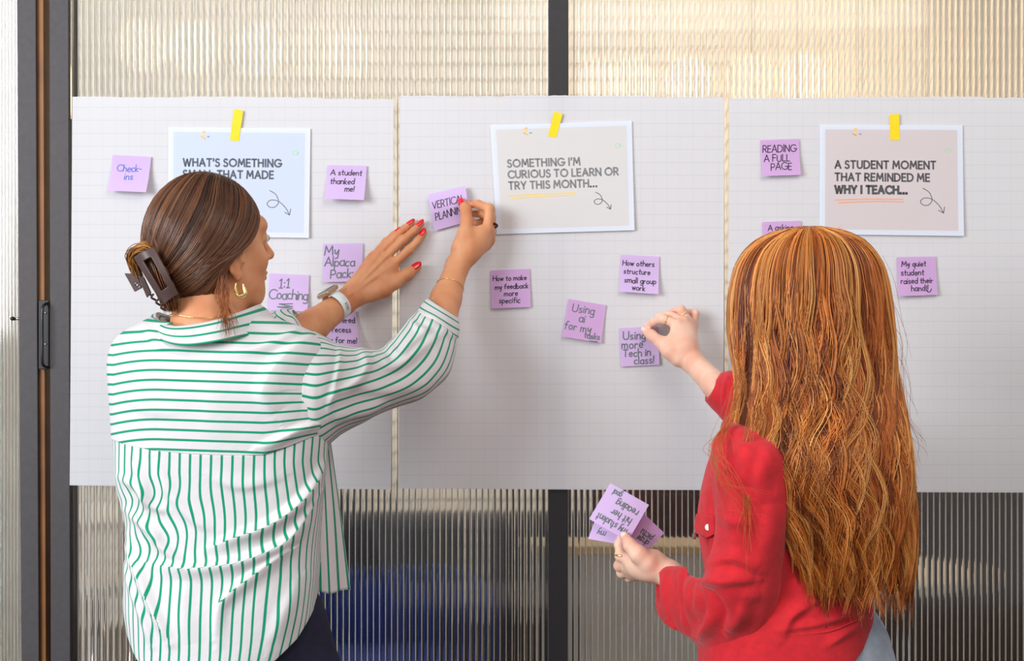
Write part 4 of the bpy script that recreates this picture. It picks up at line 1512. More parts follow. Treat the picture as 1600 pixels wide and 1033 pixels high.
# small gathers of cuff: rolled cuff, two layers
CFR = [ring((651, 490), (716, 529), -.196, .047), ring((655, 482), (718, 518), -.186, .048), ring((662, 472), (718, 506), -.170, .048), ring((667, 466), (717, 497), -.158, .046)]
sleeve('cuff', CFR, 40, 120, [([(652, 488), (680, 500), (716, 530)], .002, 3, 5)], 9, M_STRIPE, sl, lambda T, v, px, py: v * .052 + .004, .0008, .04, 1.0, .0022)
CFI = [ring((667, 466), (717, 497), -.158, .046), ring((671, 468), (712, 497), -.160, .040), ring((668, 480), (706, 504), -.172, .036)]
sleeve('cuff_lining', CFI, 14, 90, [], 9, M_STRIPE, sl, lambda T, v, px, py: v * .03, .0003, .04, 1.0, .0012)

# left sleeve, mostly hidden in front of the body
SLL = [ring((186, 545), (262, 640), -.42, .07), ring((230, 520), (290, 630), -.36, .065), ring((320, 520), (350, 620), -.30, .06), ring((390, 505), (410, 605), -.25, .05),
       ring((418, 490), (458, 555), -.215, .047), ring((434, 484), (474, 534), -.190, .045)]
sl2 = sleeve('sleeve', SLL, 70, 100, [], 11, M_STRIPE, shirt, lambda T, v, px, py: T * .046)
CF2 = [ring((430, 486), (470, 545), -.200, .045), ring((443, 482), (479, 534), -.182, .046), ring((458, 484), (487, 524), -.166, .044)]
sleeve('cuff', CF2, 30, 90, [([(450, 490), (460, 510), (470, 530)], .004, 4, 6)], 12, M_STRIPE, sl2, lambda T, v, px, py: v * .044 + .008 * np.sin(T * 3), .0012, .03, 1.0, .002)

# collar: stand and fall wrapped round the neck
up = np.array([P(356, 500, -.335), P(392, 482, -.36), P(406, 475, -.40), P(398, 478, -.455), P(372, 488, -.500), P(335, 500, -.528), P(290, 508, -.530), P(262, 508, -.515), P(246, 497, -.470), P(246, 488, -.42), P(262, 492, -.36), P(300, 505, -.33)])
lo = np.array([P(372, 530, -.300), P(420, 520, -.345), P(440, 515, -.40), P(425, 519, -.475), P(384, 524, -.535), P(335, 534, -.560), P(290, 539, -.562), P(256, 533, -.540), P(232, 517, -.485), P(229, 503, -.42), P(240, 505, -.35), P(290, 530, -.30)])
inn = np.array([P(350, 525, -.345), P(380, 515, -.37), P(388, 508, -.40), P(380, 510, -.445), P(362, 516, -.480), P(335, 524, -.500), P(295, 527, -.502), P(275, 524, -.49), P(262, 514, -.46), P(262, 508, -.42), P(272, 510, -.37), P(305, 525, -.345)])
U_, Lo_, In_ = crm(up, 140), crm(lo, 140), crm(inn, 140)
rows = []
for w in np.linspace(0, 1, 8): rows.append(In_ * (1 - w) + U_ * w)
for w in np.linspace(.06, 1, 16):
    rr_ = U_ * (1 - w) + Lo_ * w
    outv = (Lo_ - In_); outv[:, 2] = 0; outv /= np.linalg.norm(outv, axis=1, keepdims=True) + 1e-9
    rows.append(rr_ + outv * .006 * math.sin(math.pi * min(1, w * 1.2)))
rows = np.array(rows)
stc = np.concatenate([np.linspace(0, .03, 8), .03 + np.linspace(.06, 1, 16) * .040])
st = np.broadcast_to(stc[:, None], rows.shape[:2])
o = make('collar', rows.reshape(-1, 3), grid_faces(len(rows), 140), M_STRIPE, shirt, smooth=True, attrs={'stripe': st.reshape(-1) + .004})
m = o.modifiers.new('solid', 'SOLIDIFY'); m.thickness = .0016
# dark label patch inside the collar and a fine chain round the neck
make('neck_label', np.array([P(250, 511, -.505), P(270, 503, -.512), P(272, 510, -.514), P(253, 520, -.507)]), np.array([[0, 1, 2, 3]]), simple('label_green', lin(90, 96, 70), .8, noise=.5, nscale=120), shirt)
ch = crm(np.array([P(258, 494, -.46), P(270, 491, -.492), P(295, 495, -.505), P(325, 497, -.505), P(352, 492, -.490), P(368, 484, -.46)]), 60)
tube('necklace', ch, .0007, M_GOLD, w1, 6)

# ------------------------------------------------------------------ brown hair swept to the clip
M_HAIR1 = hair_material('brown_hair', .34, .5)
EC = P(319, 378, -.42); ER = np.array([.0985, .104, .1125])


def on_head(d, lift=0.0):
    """direction in the head frame (f,r,u) -> point on the hair surface"""
    w = d[..., 0:1] * hf + d[..., 1:2] * hr + d[..., 2:3] * hu
    w = w / np.linalg.norm(w / ER, axis=-1, keepdims=True)
    return EC + w * (1 + lift)


def dirs(px, py, side=-1):
    p = (P(px, py, -.42) - EC)
    q = 1 - (p[0] / ER[0]) ** 2 - (p[2] / ER[2]) ** 2
    y = side * ER[1] * math.sqrt(max(q, 0.0))
    w = np.array([p[0], y, p[2]])
    return np.array([w @ hf, w @ hr, w @ hu])


# guides on the side towards the viewer, from the parting down and back to the clip
g_out = np.array([dirs(398, 291), dirs(411, 325), dirs(406, 362), dirs(391, 392), dirs(362, 412), dirs(326, 440), dirs(288, 462), dirs(264, 462)])
g_mid = np.array([dirs(350, 274), dirs(362, 300), dirs(366, 345), dirs(345, 392), dirs(312, 425), dirs(288, 440), dirs(268, 442), dirs(254, 438)])
g_in = np.array([dirs(300, 272), dirs(280, 290), dirs(258, 322), dirs(245, 355), dirs(240, 380), dirs(238, 394), dirs(238, 400), dirs(240, 404)])
g_far = np.array([dirs(300, 272, 1), dirs(262, 290, 1), dirs(240, 330, 1), dirs(229, 365, 1), dirs(226, 385, 1), dirs(228, 398), dirs(231, 404), dirs(236, 408)])


def fam(ga, gb, n, K=20, seed=0, lift=(.0, .03)):
    r = np.random.default_rng(seed)
    locks = r.random(max(8, n // 26))
    li = r.integers(0, len(locks), n)
    t = np.clip(locks[li] + r.normal(0, .018, n), 0, 1)
    A_, B_ = crm(ga, K), crm(gb, K)
    d = A_[None] * (1 - t[:, None, None]) + B_[None] * t[:, None, None]
    d = d / np.linalg.norm(d, axis=-1, keepdims=True)
    lf = (r.uniform(*lift, n) + locks[li] * 0)[:, None, None] + .004 * np.sin(np.linspace(0, 3, K)[None, :, None] * 2 + r.uniform(0, 6, n)[:, None, None])
    wob = r.normal(0, .012, (n, 1, 3)) * np.sin(np.linspace(0, math.pi, K))[None, :, None]
    p = on_head(d + wob, lf)
    return p, li, len(locks)


# nape hair, from behind the ear back into the clip
g_n1 = np.array([dirs(386, 398), dirs(362, 424), dirs(338, 456), dirs(302, 474), dirs(280, 472), dirs(268, 468)])
g_n2 = np.array([dirs(366, 418), dirs(355, 455), dirs(338, 480), dirs(306, 485), dirs(290, 480), dirs(276, 472)])
g_out2 = np.array([dirs(393, 388), dirs(366, 410), dirs(330, 437), dirs(304, 454), dirs(286, 463), dirs(268, 464)])
P1, T1, R1 = [], [], []
pal1 = [(50, 29, 17), (70, 41, 25), (92, 55, 33), (112, 70, 43), (146, 96, 60)]
gmirror = lambda g: g * [1, -1, 1]
for ga, gb, n, sd in ((g_out, g_mid, 1900, 1), (g_mid, g_in, 2000, 2), (g_in, g_far, 1100, 3), (gmirror(g_out), gmirror(g_mid), 500, 4), (gmirror(g_mid), gmirror(g_in), 500, 5), (g_out2, g_n1, 900, 6)):
    p, li, nl = fam(ga, gb, n, seed=sd)
    P1.append(p); lt = tints(nl, pal1, .12); T1.append(np.clip(lt[li] * (1 + rng.normal(0, .12, (n, 1))), .003, 1)); R1.append(rng.uniform(.00045, .0010, n))
p, li, nl = fam(g_n1, g_n2, 900, seed=9); P1.append(p); T1.append(tints(900, [(70, 42, 24), (120, 74, 44), (150, 98, 60)], .12)); R1.append(rng.uniform(.0004, .0008, 900))
hair1 = strands_mesh('hair', np.concatenate(P1), np.concatenate(R1), np.concatenate(T1), M_HAIR1, w1)
# solid cap under the strands
s = Shape(); Rh = np.eye(3)
s.ell(EC, ER * .992, .01)
capV, capF = s.mesh(.004)
rel = (capV - EC); cf, cr, cu = rel @ hf, rel @ hr, rel @ hu
gpx, gpy = PX(capV)
lim = .006 + .80 * cu
keepv = (cf < lim) & (cu > -.108)
kf_ = keepv[capF].all(1)
make('hair_cap', capV, capF[kf_], simple('hair_under', lin(62, 37, 23), .6), hair1, smooth=True)

# loose wisps down to the collar
wp, wt = [], []
for k in range(70):
    x0 = 349 + rng.normal(0, 4); x1 = 353 + rng.normal(0, 6)
    q = np.array([P(x0, 440 + rng.normal(0, 8), -.50), P(x0 + rng.normal(0, 3), 465, -.512), P(x1, 492, -.535), P(x1 + rng.normal(5, 4), 505 + rng.uniform(0, 34), -.572)])
    wp.append(crm(q, 16))
strands_mesh('loose_strands', np.array(wp), rng.uniform(.0003, .00055, 70), tints(70, [(92, 50, 26), (150, 86, 46), (176, 104, 58)]), M_HAIR1, hair1)['kind'] = 'stuff'
# the twisted end of the hair bulging out over the clip
tp = []
for k in range(420):
    o3 = rng.normal(0, 1, 3) * [.0028, .006, .0028]
    q = np.array([P(243, 400, -.485), P(228, 388, -.492), P(213, 393, -.488), P(208, 405, -.482), P(212, 422, -.480), P(217, 434, -.482)]) + o3
    q[1:4] += rng.normal(0, 1, 3) * [.0028, .004, .0028]
    tp.append(crm(q, 20))
strands_mesh('twist', np.array(tp), rng.uniform(.0006, .0011, 420), tints(420, [(96, 56, 22), (160, 100, 40), (205, 145, 70), (120, 70, 30)]), M_HAIR1, hair1)
tp = []
for k in range(500):
    a0 = rng.uniform(0, 1)
    q = np.array([P(232 + 8 * a0, 400, -.500), P(240 + 10 * a0, 420, -.508), P(250 + 8 * a0, 445, -.508), P(262 + 6 * a0, 470, -.500), P(268, 482, -.49)]) + rng.normal(0, 1, 3) * [.006, .004, .004]
    tp.append(crm(q, 18))
strands_mesh('twist', np.array(tp), rng.uniform(.0006, .0011, 500), tints(500, [(56, 30, 16), (110, 64, 34), (170, 112, 68)]), M_HAIR1, hair1)

# claw clip
M_CLAW = simple('brown_plastic', lin(82, 62, 60), .45, noise=.06)
claw = empty('hair_claw', P(245, 430, -.50), w1); claw.location = P(245, 430, -.50) - np.array(w1.location)
cnr = [P(209.5, 402, -.505), P(240.5, 386.5, -.520), P(279, 459, -.515), P(256, 477, -.500)]
nu, nv = 19, 41
us, vs = np.linspace(0, 1, nu), np.linspace(0, 1, nv)
Pg = np.zeros((nv, nu, 3))
for j, v in enumerate(vs):
    for i, u in enumerate(us):
        p = (1 - v) * ((1 - u) * cnr[0] + u * cnr[1]) + v * ((1 - u) * cnr[3] + u * cnr[2])
        p = p + np.array([.0, -1, .0]) * (.010 * math.sin(math.pi * u) + .010 * math.sin(math.pi * v))
        p = p + np.array([-.86, 0, .5]) * -.0035 * math.sin(math.pi * v)
        Pg[j, i] = p
F = grid_faces(nv, nu).reshape(nv - 1, nu - 1, 4)
keep = np.ones((nv - 1, nu - 1), bool); keep[6:31, 6:13] = False
o = make('clip_plate', Pg.reshape(-1, 3), F[keep], M_CLAW, claw, smooth=True)
m = o.modifiers.new('solid', 'SOLIDIFY'); m.thickness = .0032; m.offset = 0
m = o.modifiers.new('bevel', 'BEVEL'); m.width = .0008; m.segments = 2; m.limit_method = 'ANGLE'


def slab(name, pts, thick, mat, parent):
    pts = np.array(pts); c = pts.mean(0)
    n = np.cross(pts[1] - pts[0], pts[2] - pts[0]); n /= np.linalg.norm(n)
    k = len(pts)
    V = np.concatenate([pts + n * thick / 2, pts - n * thick / 2])
    F = [tuple(range(k)), tuple(range(2 * k - 1, k - 1, -1))] + [(i, i + k, (i + 1) % k + k, (i + 1) % k) for i in range(k)]
    o = make(name, V, F, mat, parent)
    m = o.modifiers.new('bevel', 'BEVEL'); m.width = .0007; m.segments = 2
    return o


slab('finger_grip', [P(195, 427, -.480), P(213, 428, -.490), P(222, 450, -.492), P(211, 456, -.484)], .003, M_CLAW, claw)
slab('finger_grip', [P(216, 431, -.500), P(225, 434, -.508), P(236, 458, -.505), P(230.5, 465, -.495)], .003, M_CLAW, claw)
for k in range(4):
    a = np.array([232 + k * 7.5, 452 + k * 8.0]); 
    tube('clip_tooth', crm(np.array([P(a[0], a[1], -.500), P(a[0] - 3, a[1] + 5, -.49), P(a[0] + 4, a[1] + 9, -.475)]), 8), .0018, M_CLAW, claw, 6)
tube('spring', [P(212, 441 + 0, -.488), P(219, 450, -.490)], .0022, simple('spring_steel', lin(170, 165, 160), .3, 1.0), claw, 8)
for k in range(3):
    c_ = P(213 + k * 3, 443 + k * 3, -.489)
    ring_band('spring_coil', c_, P(219, 450, -.49) - P(212, 441, -.488), .0034, .0006, M_STEEL, claw)

# earring: chunky golden hoop, flat at the bottom
ex = lambda x, y, dy=0: P(x, y, -.490 + dy)
er = crm(np.array([ex(369, 442), ex(368, 451), ex(370, 461, .001), ex(376, 462.5, .002), ex(383, 459, .003), ex(381.5, 451, .003), ex(379.5, 443, .002)]), 40)
wth = np.interp(np.linspace(0, 1, 40), [0, .2, .5, .8, 1], [.0013, .0024, .0046, .0032, .0013])
V, F = tube_vf(er, wth, 12)
earring = make('earring', V, fix_degenerate(F), M_GOLD, w1, smooth=True)
# ================================================================== woman in the red jacket
w2 = empty('person', (0.48, -0.50, 0)); w2.location = (0.48, -0.50, 0)
tag(w2, 'woman with long loose red hair and red denim jacket sticking a note to the sheet', 'person')
M_RED_D = simple('red_denim', lin(206, 22, 36), .85, noise=.14, nscale=70, bump=.6, bscale=420, sheen=.15)
M_THREAD = simple('red_thread', lin(226, 70, 72), .8)

f2, r2, u2 = frame_from((-.52, .84, .02))
HC2 = P(1262, 455, -.50)
s = Shape()
L2 = add_head(s, HC2, f2, r2, u2, .98)
s.cap(HC2 - u2 * .05 - f2 * .02, P(1265, 640, -.51), .050, .055, .02)
s.cap(P(1265, 640, -.51), P(1262, 690, -.51), .058, .08, .03)
hV, hF = s.mesh(.003)
s = Shape()
shl, shr = P(1180, 712, -.605), P(1330, 690, -.40)
ell_, elr_ = P(1158, 955, -.575), P(1200, 690, -.255)
s.cap(shl, shr, .045, .045, .03)
s.ell(P(1255, 800, -.50), (.11, .085, .14), .04)
s.ell(P(1262, 940, -.50), (.10, .08, .14), .04)
s.cap(shl, ell_, .036, .032, .02); s.cap(shr, elr_, .036, .030, .02)
tV, tF = s.mesh(.007)

# raised right hand pinching the note
s = Shape()
wrr = P(1079, 562, -.085)
fa = P(1118, 602, -.150)
s.cap(P(1200, 690, -.255), fa, .026, .0240, .01)
s.cap(fa, wrr, .0245, .0210, .01)
nC = np.array([.35, -.9, .1])
pc = P(1069, 543, -.080)
s.cap(wrr, pc, .0215, .0235, .012, n=nC, s=1.1)
ci, cm, cr_, cp = P(1059, 507, -.072), P(1069, 502, -.064), P(1077, 504, -.052), P(1083, 510, -.040)
s.cap(pc, ci, .0225, .0100, .012, n=nC, s=1.2)
s.cap(pc, cm, .0220, .0100, .012, n=nC, s=1.2)
s.cap(pc, cr_, .0210, .0098, .012)
s.cap(pc, cp, .0200, .0090, .012)
FC = dict(i=[ci, P(1036, 498, -.066), P(1022, 503, -.046), P(1011, 511, -.027)],
          m=[cm, P(1046, 492.5, -.052), P(1032, 495, -.036), P(1021, 503, -.024)],
          r=[cr_, P(1064, 484, -.050), P(1052, 488, -.034), P(1046, 497, -.024)],
          p=[cp, P(1086, 490, -.036), P(1076, 488, -.024), P(1068, 495, -.020)])
for kf, (a, b) in dict(i=(.0095, .0066), m=(.0095, .0066), r=(.0090, .0064), p=(.0080, .0058)).items():
    add_finger(s, FC[kf], a, b, .002)
TC = [P(1060, 560, -.088), P(1046, 548, -.086), P(1032, 535, -.072), P(1018, 524, -.050), P(1007, 517, -.031)]
s.chain(TC, [.0165, .0150, .0115, .0100, .0070], .007)
s.cap(P(1048, 535, -.078), P(1056, 520, -.074), .0105, .0105, .012)
cV, cF = s.mesh(.0016)

# lower left hand holding the fan of notes
s = Shape()
wl = P(1046, 897, -.358)
s.cap(ell_, P(1078, 932, -.415), .028, .023, .01)
s.cap(P(1078, 932, -.415), wl, .0225, .0205, .01)
pd = P(1018, 884, -.350)
s.cap(wl, pd, .0225, .0245, .012)
s.ell(P(1002, 884, -.345), (.026, .018, .022), .015)
di, dm, dr, dp = P(982, 874, -.335), P(980, 886, -.322), P(984, 894, -.312), P(992, 899, -.305)
s.cap(pd, di, .022, .0115, .012); s.cap(pd, dm, .022, .0115, .012)
s.cap(pd, dr, .021, .0110, .012); s.cap(pd, dp, .019, .0100, .012)
FD = dict(i=[di, P(970, 869, -.322), P(968, 851, -.316), P(972, 838, -.318)],
          m=[dm, P(968, 884, -.300), P(974, 868, -.288), P(986, 862, -.290)],
          r=[dr, P(972, 895, -.290), P(980, 882, -.276), P(992, 877, -.280)],
          p=[dp, P(983, 902, -.284), P(992, 892, -.272), P(1002, 886, -.276)])
for kf, (a, b) in dict(i=(.0105, .0076), m=(.0102, .0074), r=(.0098, .0070), p=(.0088, .0062)).items():
    add_finger(s, FD[kf], a, b, .003)
TD = [P(1012, 878, -.366), P(997, 866, -.366), P(985, 853, -.358), P(976, 838, -.343)]
s.chain(TD, [.0170, .0145, .0112, .0080], .007)
dV, dF = s.mesh(.0017)
V, F, _ = merge([(hV, hF), (tV, tF), (cV, cF), (dV, dF)])
make('body', V, F, M_SKIN2, w2, smooth=True)
eyes(HC2, L2, f2, w2)
nail('fingernail', TC[-1], TC[-2], (-.3, -.5, .9), .0066, .0150, M_NAIL2, w2)
nail('fingernail', FC['i'][-1], FC['i'][-2], (-.1, -.4, 1), .0060, .0130, M_NAIL2, w2)
nail('fingernail', TD[-1], TD[-2], (-.3, -.8, .5), .0070, .0130, M_NAIL2, w2)
ring_band('finger_ring', FC['i'][0] * .25 + FC['i'][1] * .75, FC['i'][1] - FC['i'][0], .0098, .0007, M_GOLD, w2)
ring_band('finger_ring', FC['r'][0] * .35 + FC['r'][1] * .65, FC['r'][1] - FC['r'][0], .0094, .0007, M_GOLD, w2)
ring_band('finger_ring', FD['i'][0] * .2 + FD['i'][1] * .8, np.array([.25, .2, 1.0]), .0118, .0015, M_GOLD, w2, bump=.5)

jeans2 = legs('jeans', P(1268, 990, -.49)[0], -.49, .87, .150, M_DENIM_L, w2, yaw=-.35, depth=.11)

# ------------------------------------------------------------------ the jacket
jacket = empty('jacket', (0, 0, 1.1), w2); jacket.location = (0, 0, 1.1)
YJ = -.50
rj = np.array([(628, 1236, 1296, .050), (640, 1205, 1320, .066), (652, 1170, 1350, .085), (668, 1142, 1378, .104), (690, 1124, 1392, .118), (730, 1108, 1398, .125),
               (765, 1097, 1396, .126), (800, 1091, 1388, .126), (830, 1091, 1378, .124), (870, 1098, 1368, .120), (910, 1104, 1363, .118), (950, 1103, 1361, .118),
               (990, 1096, 1358, .122), (1040, 1092, 1352, .126), (1080, 1092, 1350, .128)], float)
_rows = np.linspace(628, 1080, 160)
_t = np.stack([_rows] + [np.interp(_rows, rj[:, 0], rj[:, k]) for k in (1, 2, 3)], 1)
for _ in range(10): _t[1:-1, 1:] = (_t[:-2, 1:] + 2 * _t[1:-1, 1:] + _t[2:, 1:]) / 4
rs_keep = rs; rs = _t; YB_keep = YB; YB = YJ


def jhem(th):
    x = PX(trunk(th, np.full_like(th, 1000.0)))[0]
    r = np.interp(x, [1090, 1200, 1290, 1330, 1350, 1362], [1058, 1046, 1034, 1016, 998, 978])
    return np.where(np.sin(th) > 0, r, 1040 + 20 * -np.cos(th) - 30 * np.clip(np.cos(th), 0, 1))


def jtop(th): return np.full_like(th, 630.0)


FJ = [([(1222, 1000), (1235, 965), (1270, 940)], .006, 6, 12), ([(1290, 1010), (1320, 990), (1350, 975)], .004, 5, 9), ([(1226, 830), (1214, 890), (1200, 940)], .010, 6, 16), ([(1255, 950), (1300, 965), (1345, 940)], .004, 8, 14),
      ([(1215, 985), (1280, 975), (1340, 955)], .003, 4, 8), ([(1240, 900), (1262, 930), (1310, 950)], .004, 8, 12),
      ([(1100, 870), (1108, 895), (1120, 920)], .004, 5, 8), ([(1350, 880), (1335, 930), (1345, 965)], .003, 8, 8)]
jk = cloth_panel('jacket_body', jtop, jhem, 260, 170, FJ, 21, lambda px, py, Pg, T: px * 0.0, jacket, 0, .0030, .09, mat=M_RED_D)


def on_trunk(px, py, lift=.0025):
    """point on the viewer side of the jacket body under a photo pixel"""
    th = np.linspace(.02, math.pi - .02, 400)
    g = trunk(th, np.full_like(th, float(py)), 0)
    for _ in range(3):
        gx, gy = PX(g)
        k = int(np.argmin(np.abs(gx - px)))
        dy = py - gy[k]
        py_ = py + dy
        g = trunk(th, np.full_like(th, py_), 0)
    gx, gy = PX(g)
    k = int(np.argmin(np.abs(gx - px)))
    q = g[k].copy(); q[1] -= lift
    return q


def seam(name, pts, parent, rad=.0011, mat=None, stitch=True):
    pl = crm(np.array([on_trunk(*p) for p in pts]), 40)
    o = tube(name, pl, rad, mat or M_RED_D, parent, 6)
    if stitch:
        V, F, n = [], [], 0
        for i in range(1, 38, 1):
            v, f = tube_vf([pl[i] + [.002, -.0012, .0016], (pl[i] * .45 + pl[i + 1] * .55) + [.002, -.0012, .0016]], .0003, 4)
            V.append(v); F += [tuple(int(q) + n for q in ff) for ff in fix_degenerate(f)]; n += len(v)
        so = make('stitching', np.concatenate(V), F, M_THREAD, o); so['kind'] = 'stuff'
    return o


seam('seam', [(1292, 700), (1293, 800), (1291, 900), (1288, 985)], jacket)
seam('waistband_seam', [(1208, 996), (1250, 996), (1296, 990), (1330, 975), (1358, 958)], jacket)
seam('seam', [(1338, 940), (1342, 900), (1346, 840)], jacket)
# chest pocket flap with its metal button
fl = np.array([[on_trunk(x, y, .004) for x, y in row] for row in (
    ((1094, 802), (1098, 803), (1106, 805), (1118, 806)), ((1091.5, 818), (1097, 820), (1106, 823), (1118, 822)), ((1092, 831), (1098, 836), (1106, 839), (1118, 834)))])
fl[:, 0, 0] -= .004
bc = on_trunk(1106, 823, .008)
rs = rs_keep; YB = YB_keep

SJ = [ring((1142, 650), (1196, 672), -.55, .045), ring((1128, 668), (1218, 688), -.59, .058), ring((1116, 700), (1234, 715), -.610, .066), ring((1116, 750), (1234, 765), -.612, .066),
      ring((1119, 800), (1228, 820), -.607, .064), ring((1116, 850), (1220, 880), -.598, .062), ring((1110, 885), (1208, 945), -.585, .062),
      ring((1107, 903), (1178, 1000), -.560, .060), ring((1096, 908), (1128, 1023), -.520, .057), ring((1080, 901), (1094, 1006), -.475, .052),
      ring((1066, 899), (1071, 976), -.435, .040), ring((1054, 896), (1054, 962), -.405, .034)]
FSJ = [([(1150, 690), (1165, 720), (1160, 760)], .006, 9, 16), ([(1200, 700), (1185, 745), (1190, 790)], .006, 9, 16), ([(1122, 880), (1150, 870), (1185, 890)], .007, 7, 14), ([(1165, 930), (1160, 960), (1140, 985)], .006, 7, 11), ([(1108, 902), (1135, 915), (1150, 950), (1140, 985)], .012, 7, 13), ([(1106, 906), (1120, 930), (1122, 965), (1105, 995)], .010, 7, 12),
       ([(1098, 912), (1100, 935), (1095, 960)], .008, 6, 10), ([(1110, 900), (1145, 900), (1180, 905)], .009, 7, 15),
       ([(1112, 860), (1130, 890), (1165, 925), (1190, 930)], .006, 10, 15), ([(1120, 790), (1140, 810), (1170, 815)], .004, 10, 15),
       ([(1135, 740), (1150, 800), (1150, 870)], .0056, 14, 25), ([(1205, 780), (1195, 840), (1180, 900)], .0056, 12, 21),
       ([(1075, 905), (1085, 935), (1080, 965)], .008, 6, 10), ([(1088, 1000), (1110, 985), (1130, 950)], .006, 7, 11),
       ([(1118, 700), (1130, 730), (1125, 770)], .006, 8, 13)]
slj = sleeve('sleeve', SJ, 200, 150, FSJ, 31, M_RED_D, jacket, None, .0036, .05, .92, .002)
CJ = [ring((1074, 892), (1081, 995), -.446, .0545), ring((1061, 888), (1064, 986), -.420, .0530), ring((1049, 887), (1046, 974), -.395, .0460), ring((1037, 889), (1033, 962), -.375, .0420), ring((1030, 893), (1029, 950), -.366, .038)]
cfj = sleeve('cuff', CJ, 50, 120, [([(1066, 893), (1068, 930), (1072, 985)], .004, 3, 5), ([(1040, 895), (1038, 930), (1045, 968)], .002, 4, 6)], 33, M_RED_D, slj, None, .0014, .04, 1.0, .0028, foldall=True)
CJI = [ring((1030, 893), (1029, 950), -.366, .038), ring((1033, 897), (1032, 944), -.369, .033), ring((1046, 899), (1048, 950), -.395, .034)]
sleeve('cuff_lining', CJI, 12, 90, [], 34, M_RED_D, cfj, None, .0004, .04, 1.0, .0015)
# turned-back cuff tab under the forearm
slab('cuff_tab', [P(1047, 960, -.43), P(1062, 965, -.44), P(1071, 980, -.44), P(1054, 984, -.43), P(1037, 972, -.41)], .004, M_RED_D, slj)
# sleeve seams with their stitching
def sleeve_seam(pts, parent, n=60):
    pts = crm(np.array(pts, float), n)
    pl = np.array([on_grid(slj, p[0], p[1], .0006) for p in pts])
    for _ in range(3): pl[1:-1] = (pl[:-2] + pl[1:-1] * 2 + pl[2:]) / 4
    o = tube('seam', pl, .0010, M_RED_D, parent, 6)
    V, F, k = [], [], 0
    for i in range(n - 1):
        q0 = pl[i] + [-.0028, -.0012, 0]; q1 = pl[i] * .45 + pl[i + 1] * .55 + [-.0028, -.0012, 0]
        v, f = tube_vf([q0, q1], .00045, 4); V.append(v); F += [tuple(int(q) + k for q in ff) for ff in fix_degenerate(f)]; k += len(v)
    so = make('stitching', np.concatenate(V), F, M_THREAD, o); so['kind'] = 'stuff'


sleeve_seam([(1203, 850), (1196, 890), (1186, 930), (1172, 968), (1152, 1000), (1134, 1014)], slj)
sleeve_seam([(1122, 796), (1150, 799), (1185, 804), (1214, 810)], slj, 36)

# right sleeve reaching to the wall, seen below the raised forearm
SR = [ring((1290, 655), (1350, 735), -.42, .06), ring((1240, 650), (1270, 745), -.35, .058), ring((1190, 625), (1205, 722), -.28, .054), ring((1165, 606), (1162, 686), -.225, .047),
      ring((1146, 592), (1134, 660), -.190, .043), ring((1136, 586), (1124, 648), -.178, .041)]
sr = sleeve('sleeve', SR, 60, 100, [([(1165, 610), (1150, 640), (1150, 672)], .004, 4, 7)], 35, M_RED_D, jacket, None, .0016, .04, 1.0, .002)
CR = [ring((1150, 583), (1142, 664), -.185, .046), ring((1140, 582), (1129, 652), -.172, .046), ring((1127, 585), (1114, 638), -.160, .043), ring((1119, 591), (1104, 626), -.152, .038)]
cr2 = sleeve('cuff', CR, 36, 100, [([(1140, 584), (1132, 615), (1134, 656)], .003, 3, 4)], 36, M_RED_D, sr, None, .0012, .04, 1.0, .0026, foldall=True)
CRI = [ring((1119, 591), (1104, 626), -.152, .038), ring((1119, 594), (1106, 622), -.154, .034), ring((1130, 597), (1120, 634), -.170, .033)]
sleeve('cuff_lining', CRI, 10, 80, [], 37, M_RED_D, cr2, None, .0003, .04, 1.0, .0014)

g = crm(np.stack([crm(r_, 16) for r_ in fl]), 14)
o = make('pocket_flap', g.reshape(-1, 3), grid_faces(14, 16), M_RED_D, jacket, smooth=True)
m = o.modifiers.new('solid', 'SOLIDIFY'); m.thickness = .004
bax = np.array([-.50, -.86, .05])
V, F = tube_vf([bc, bc + bax * .003, bc + bax * .0036], np.array([.0052, .0050, .0036]), 24)
b_ = make('button', V, fix_degenerate(F), simple('pale_metal', lin(214, 208, 198), .35, .6), jacket, smooth=False)
ring_band('button_rim', bc + bax * .0032, bax, .0042, .0007, simple('pale_metal_rim', lin(225, 220, 212), .3, .7), b_)
bc2 = P(1086, 838, -.56)
V, F = tube_vf([bc2, bc2 + np.array([-1, -.2, 0]) * .003], .005, 20)
make('button', V, fix_degenerate(F), M_STEEL, jacket)
# jacket collar, under the hair
cu = np.array([P(1215, 640, -.50), P(1228, 634, -.55), P(1262, 632, -.575), P(1300, 636, -.55), P(1310, 642, -.50)])
cl = np.array([P(1190, 668, -.50), P(1205, 664, -.58), P(1262, 664, -.615), P(1325, 666, -.58), P(1340, 670, -.50)])
g = np.stack([crm(cu, 40) * (1 - w) + crm(cl, 40) * w for w in np.linspace(0, 1, 8)])
o = make('collar', g.reshape(-1, 3), grid_faces(8, 40), M_RED_D, jacket, smooth=True)
m = o.modifiers.new('solid', 'SOLIDIFY'); m.thickness = .003
# belt loops of the jeans
for x_ in (1350, 1372):
    slab('belt_loop', [P(x_ - 4, 1008, -.56), P(x_ + 4, 1008, -.55), P(x_ + 5, 1034, -.55), P(x_ - 3, 1034, -.56)], .004, M_DENIM_L, jeans2)

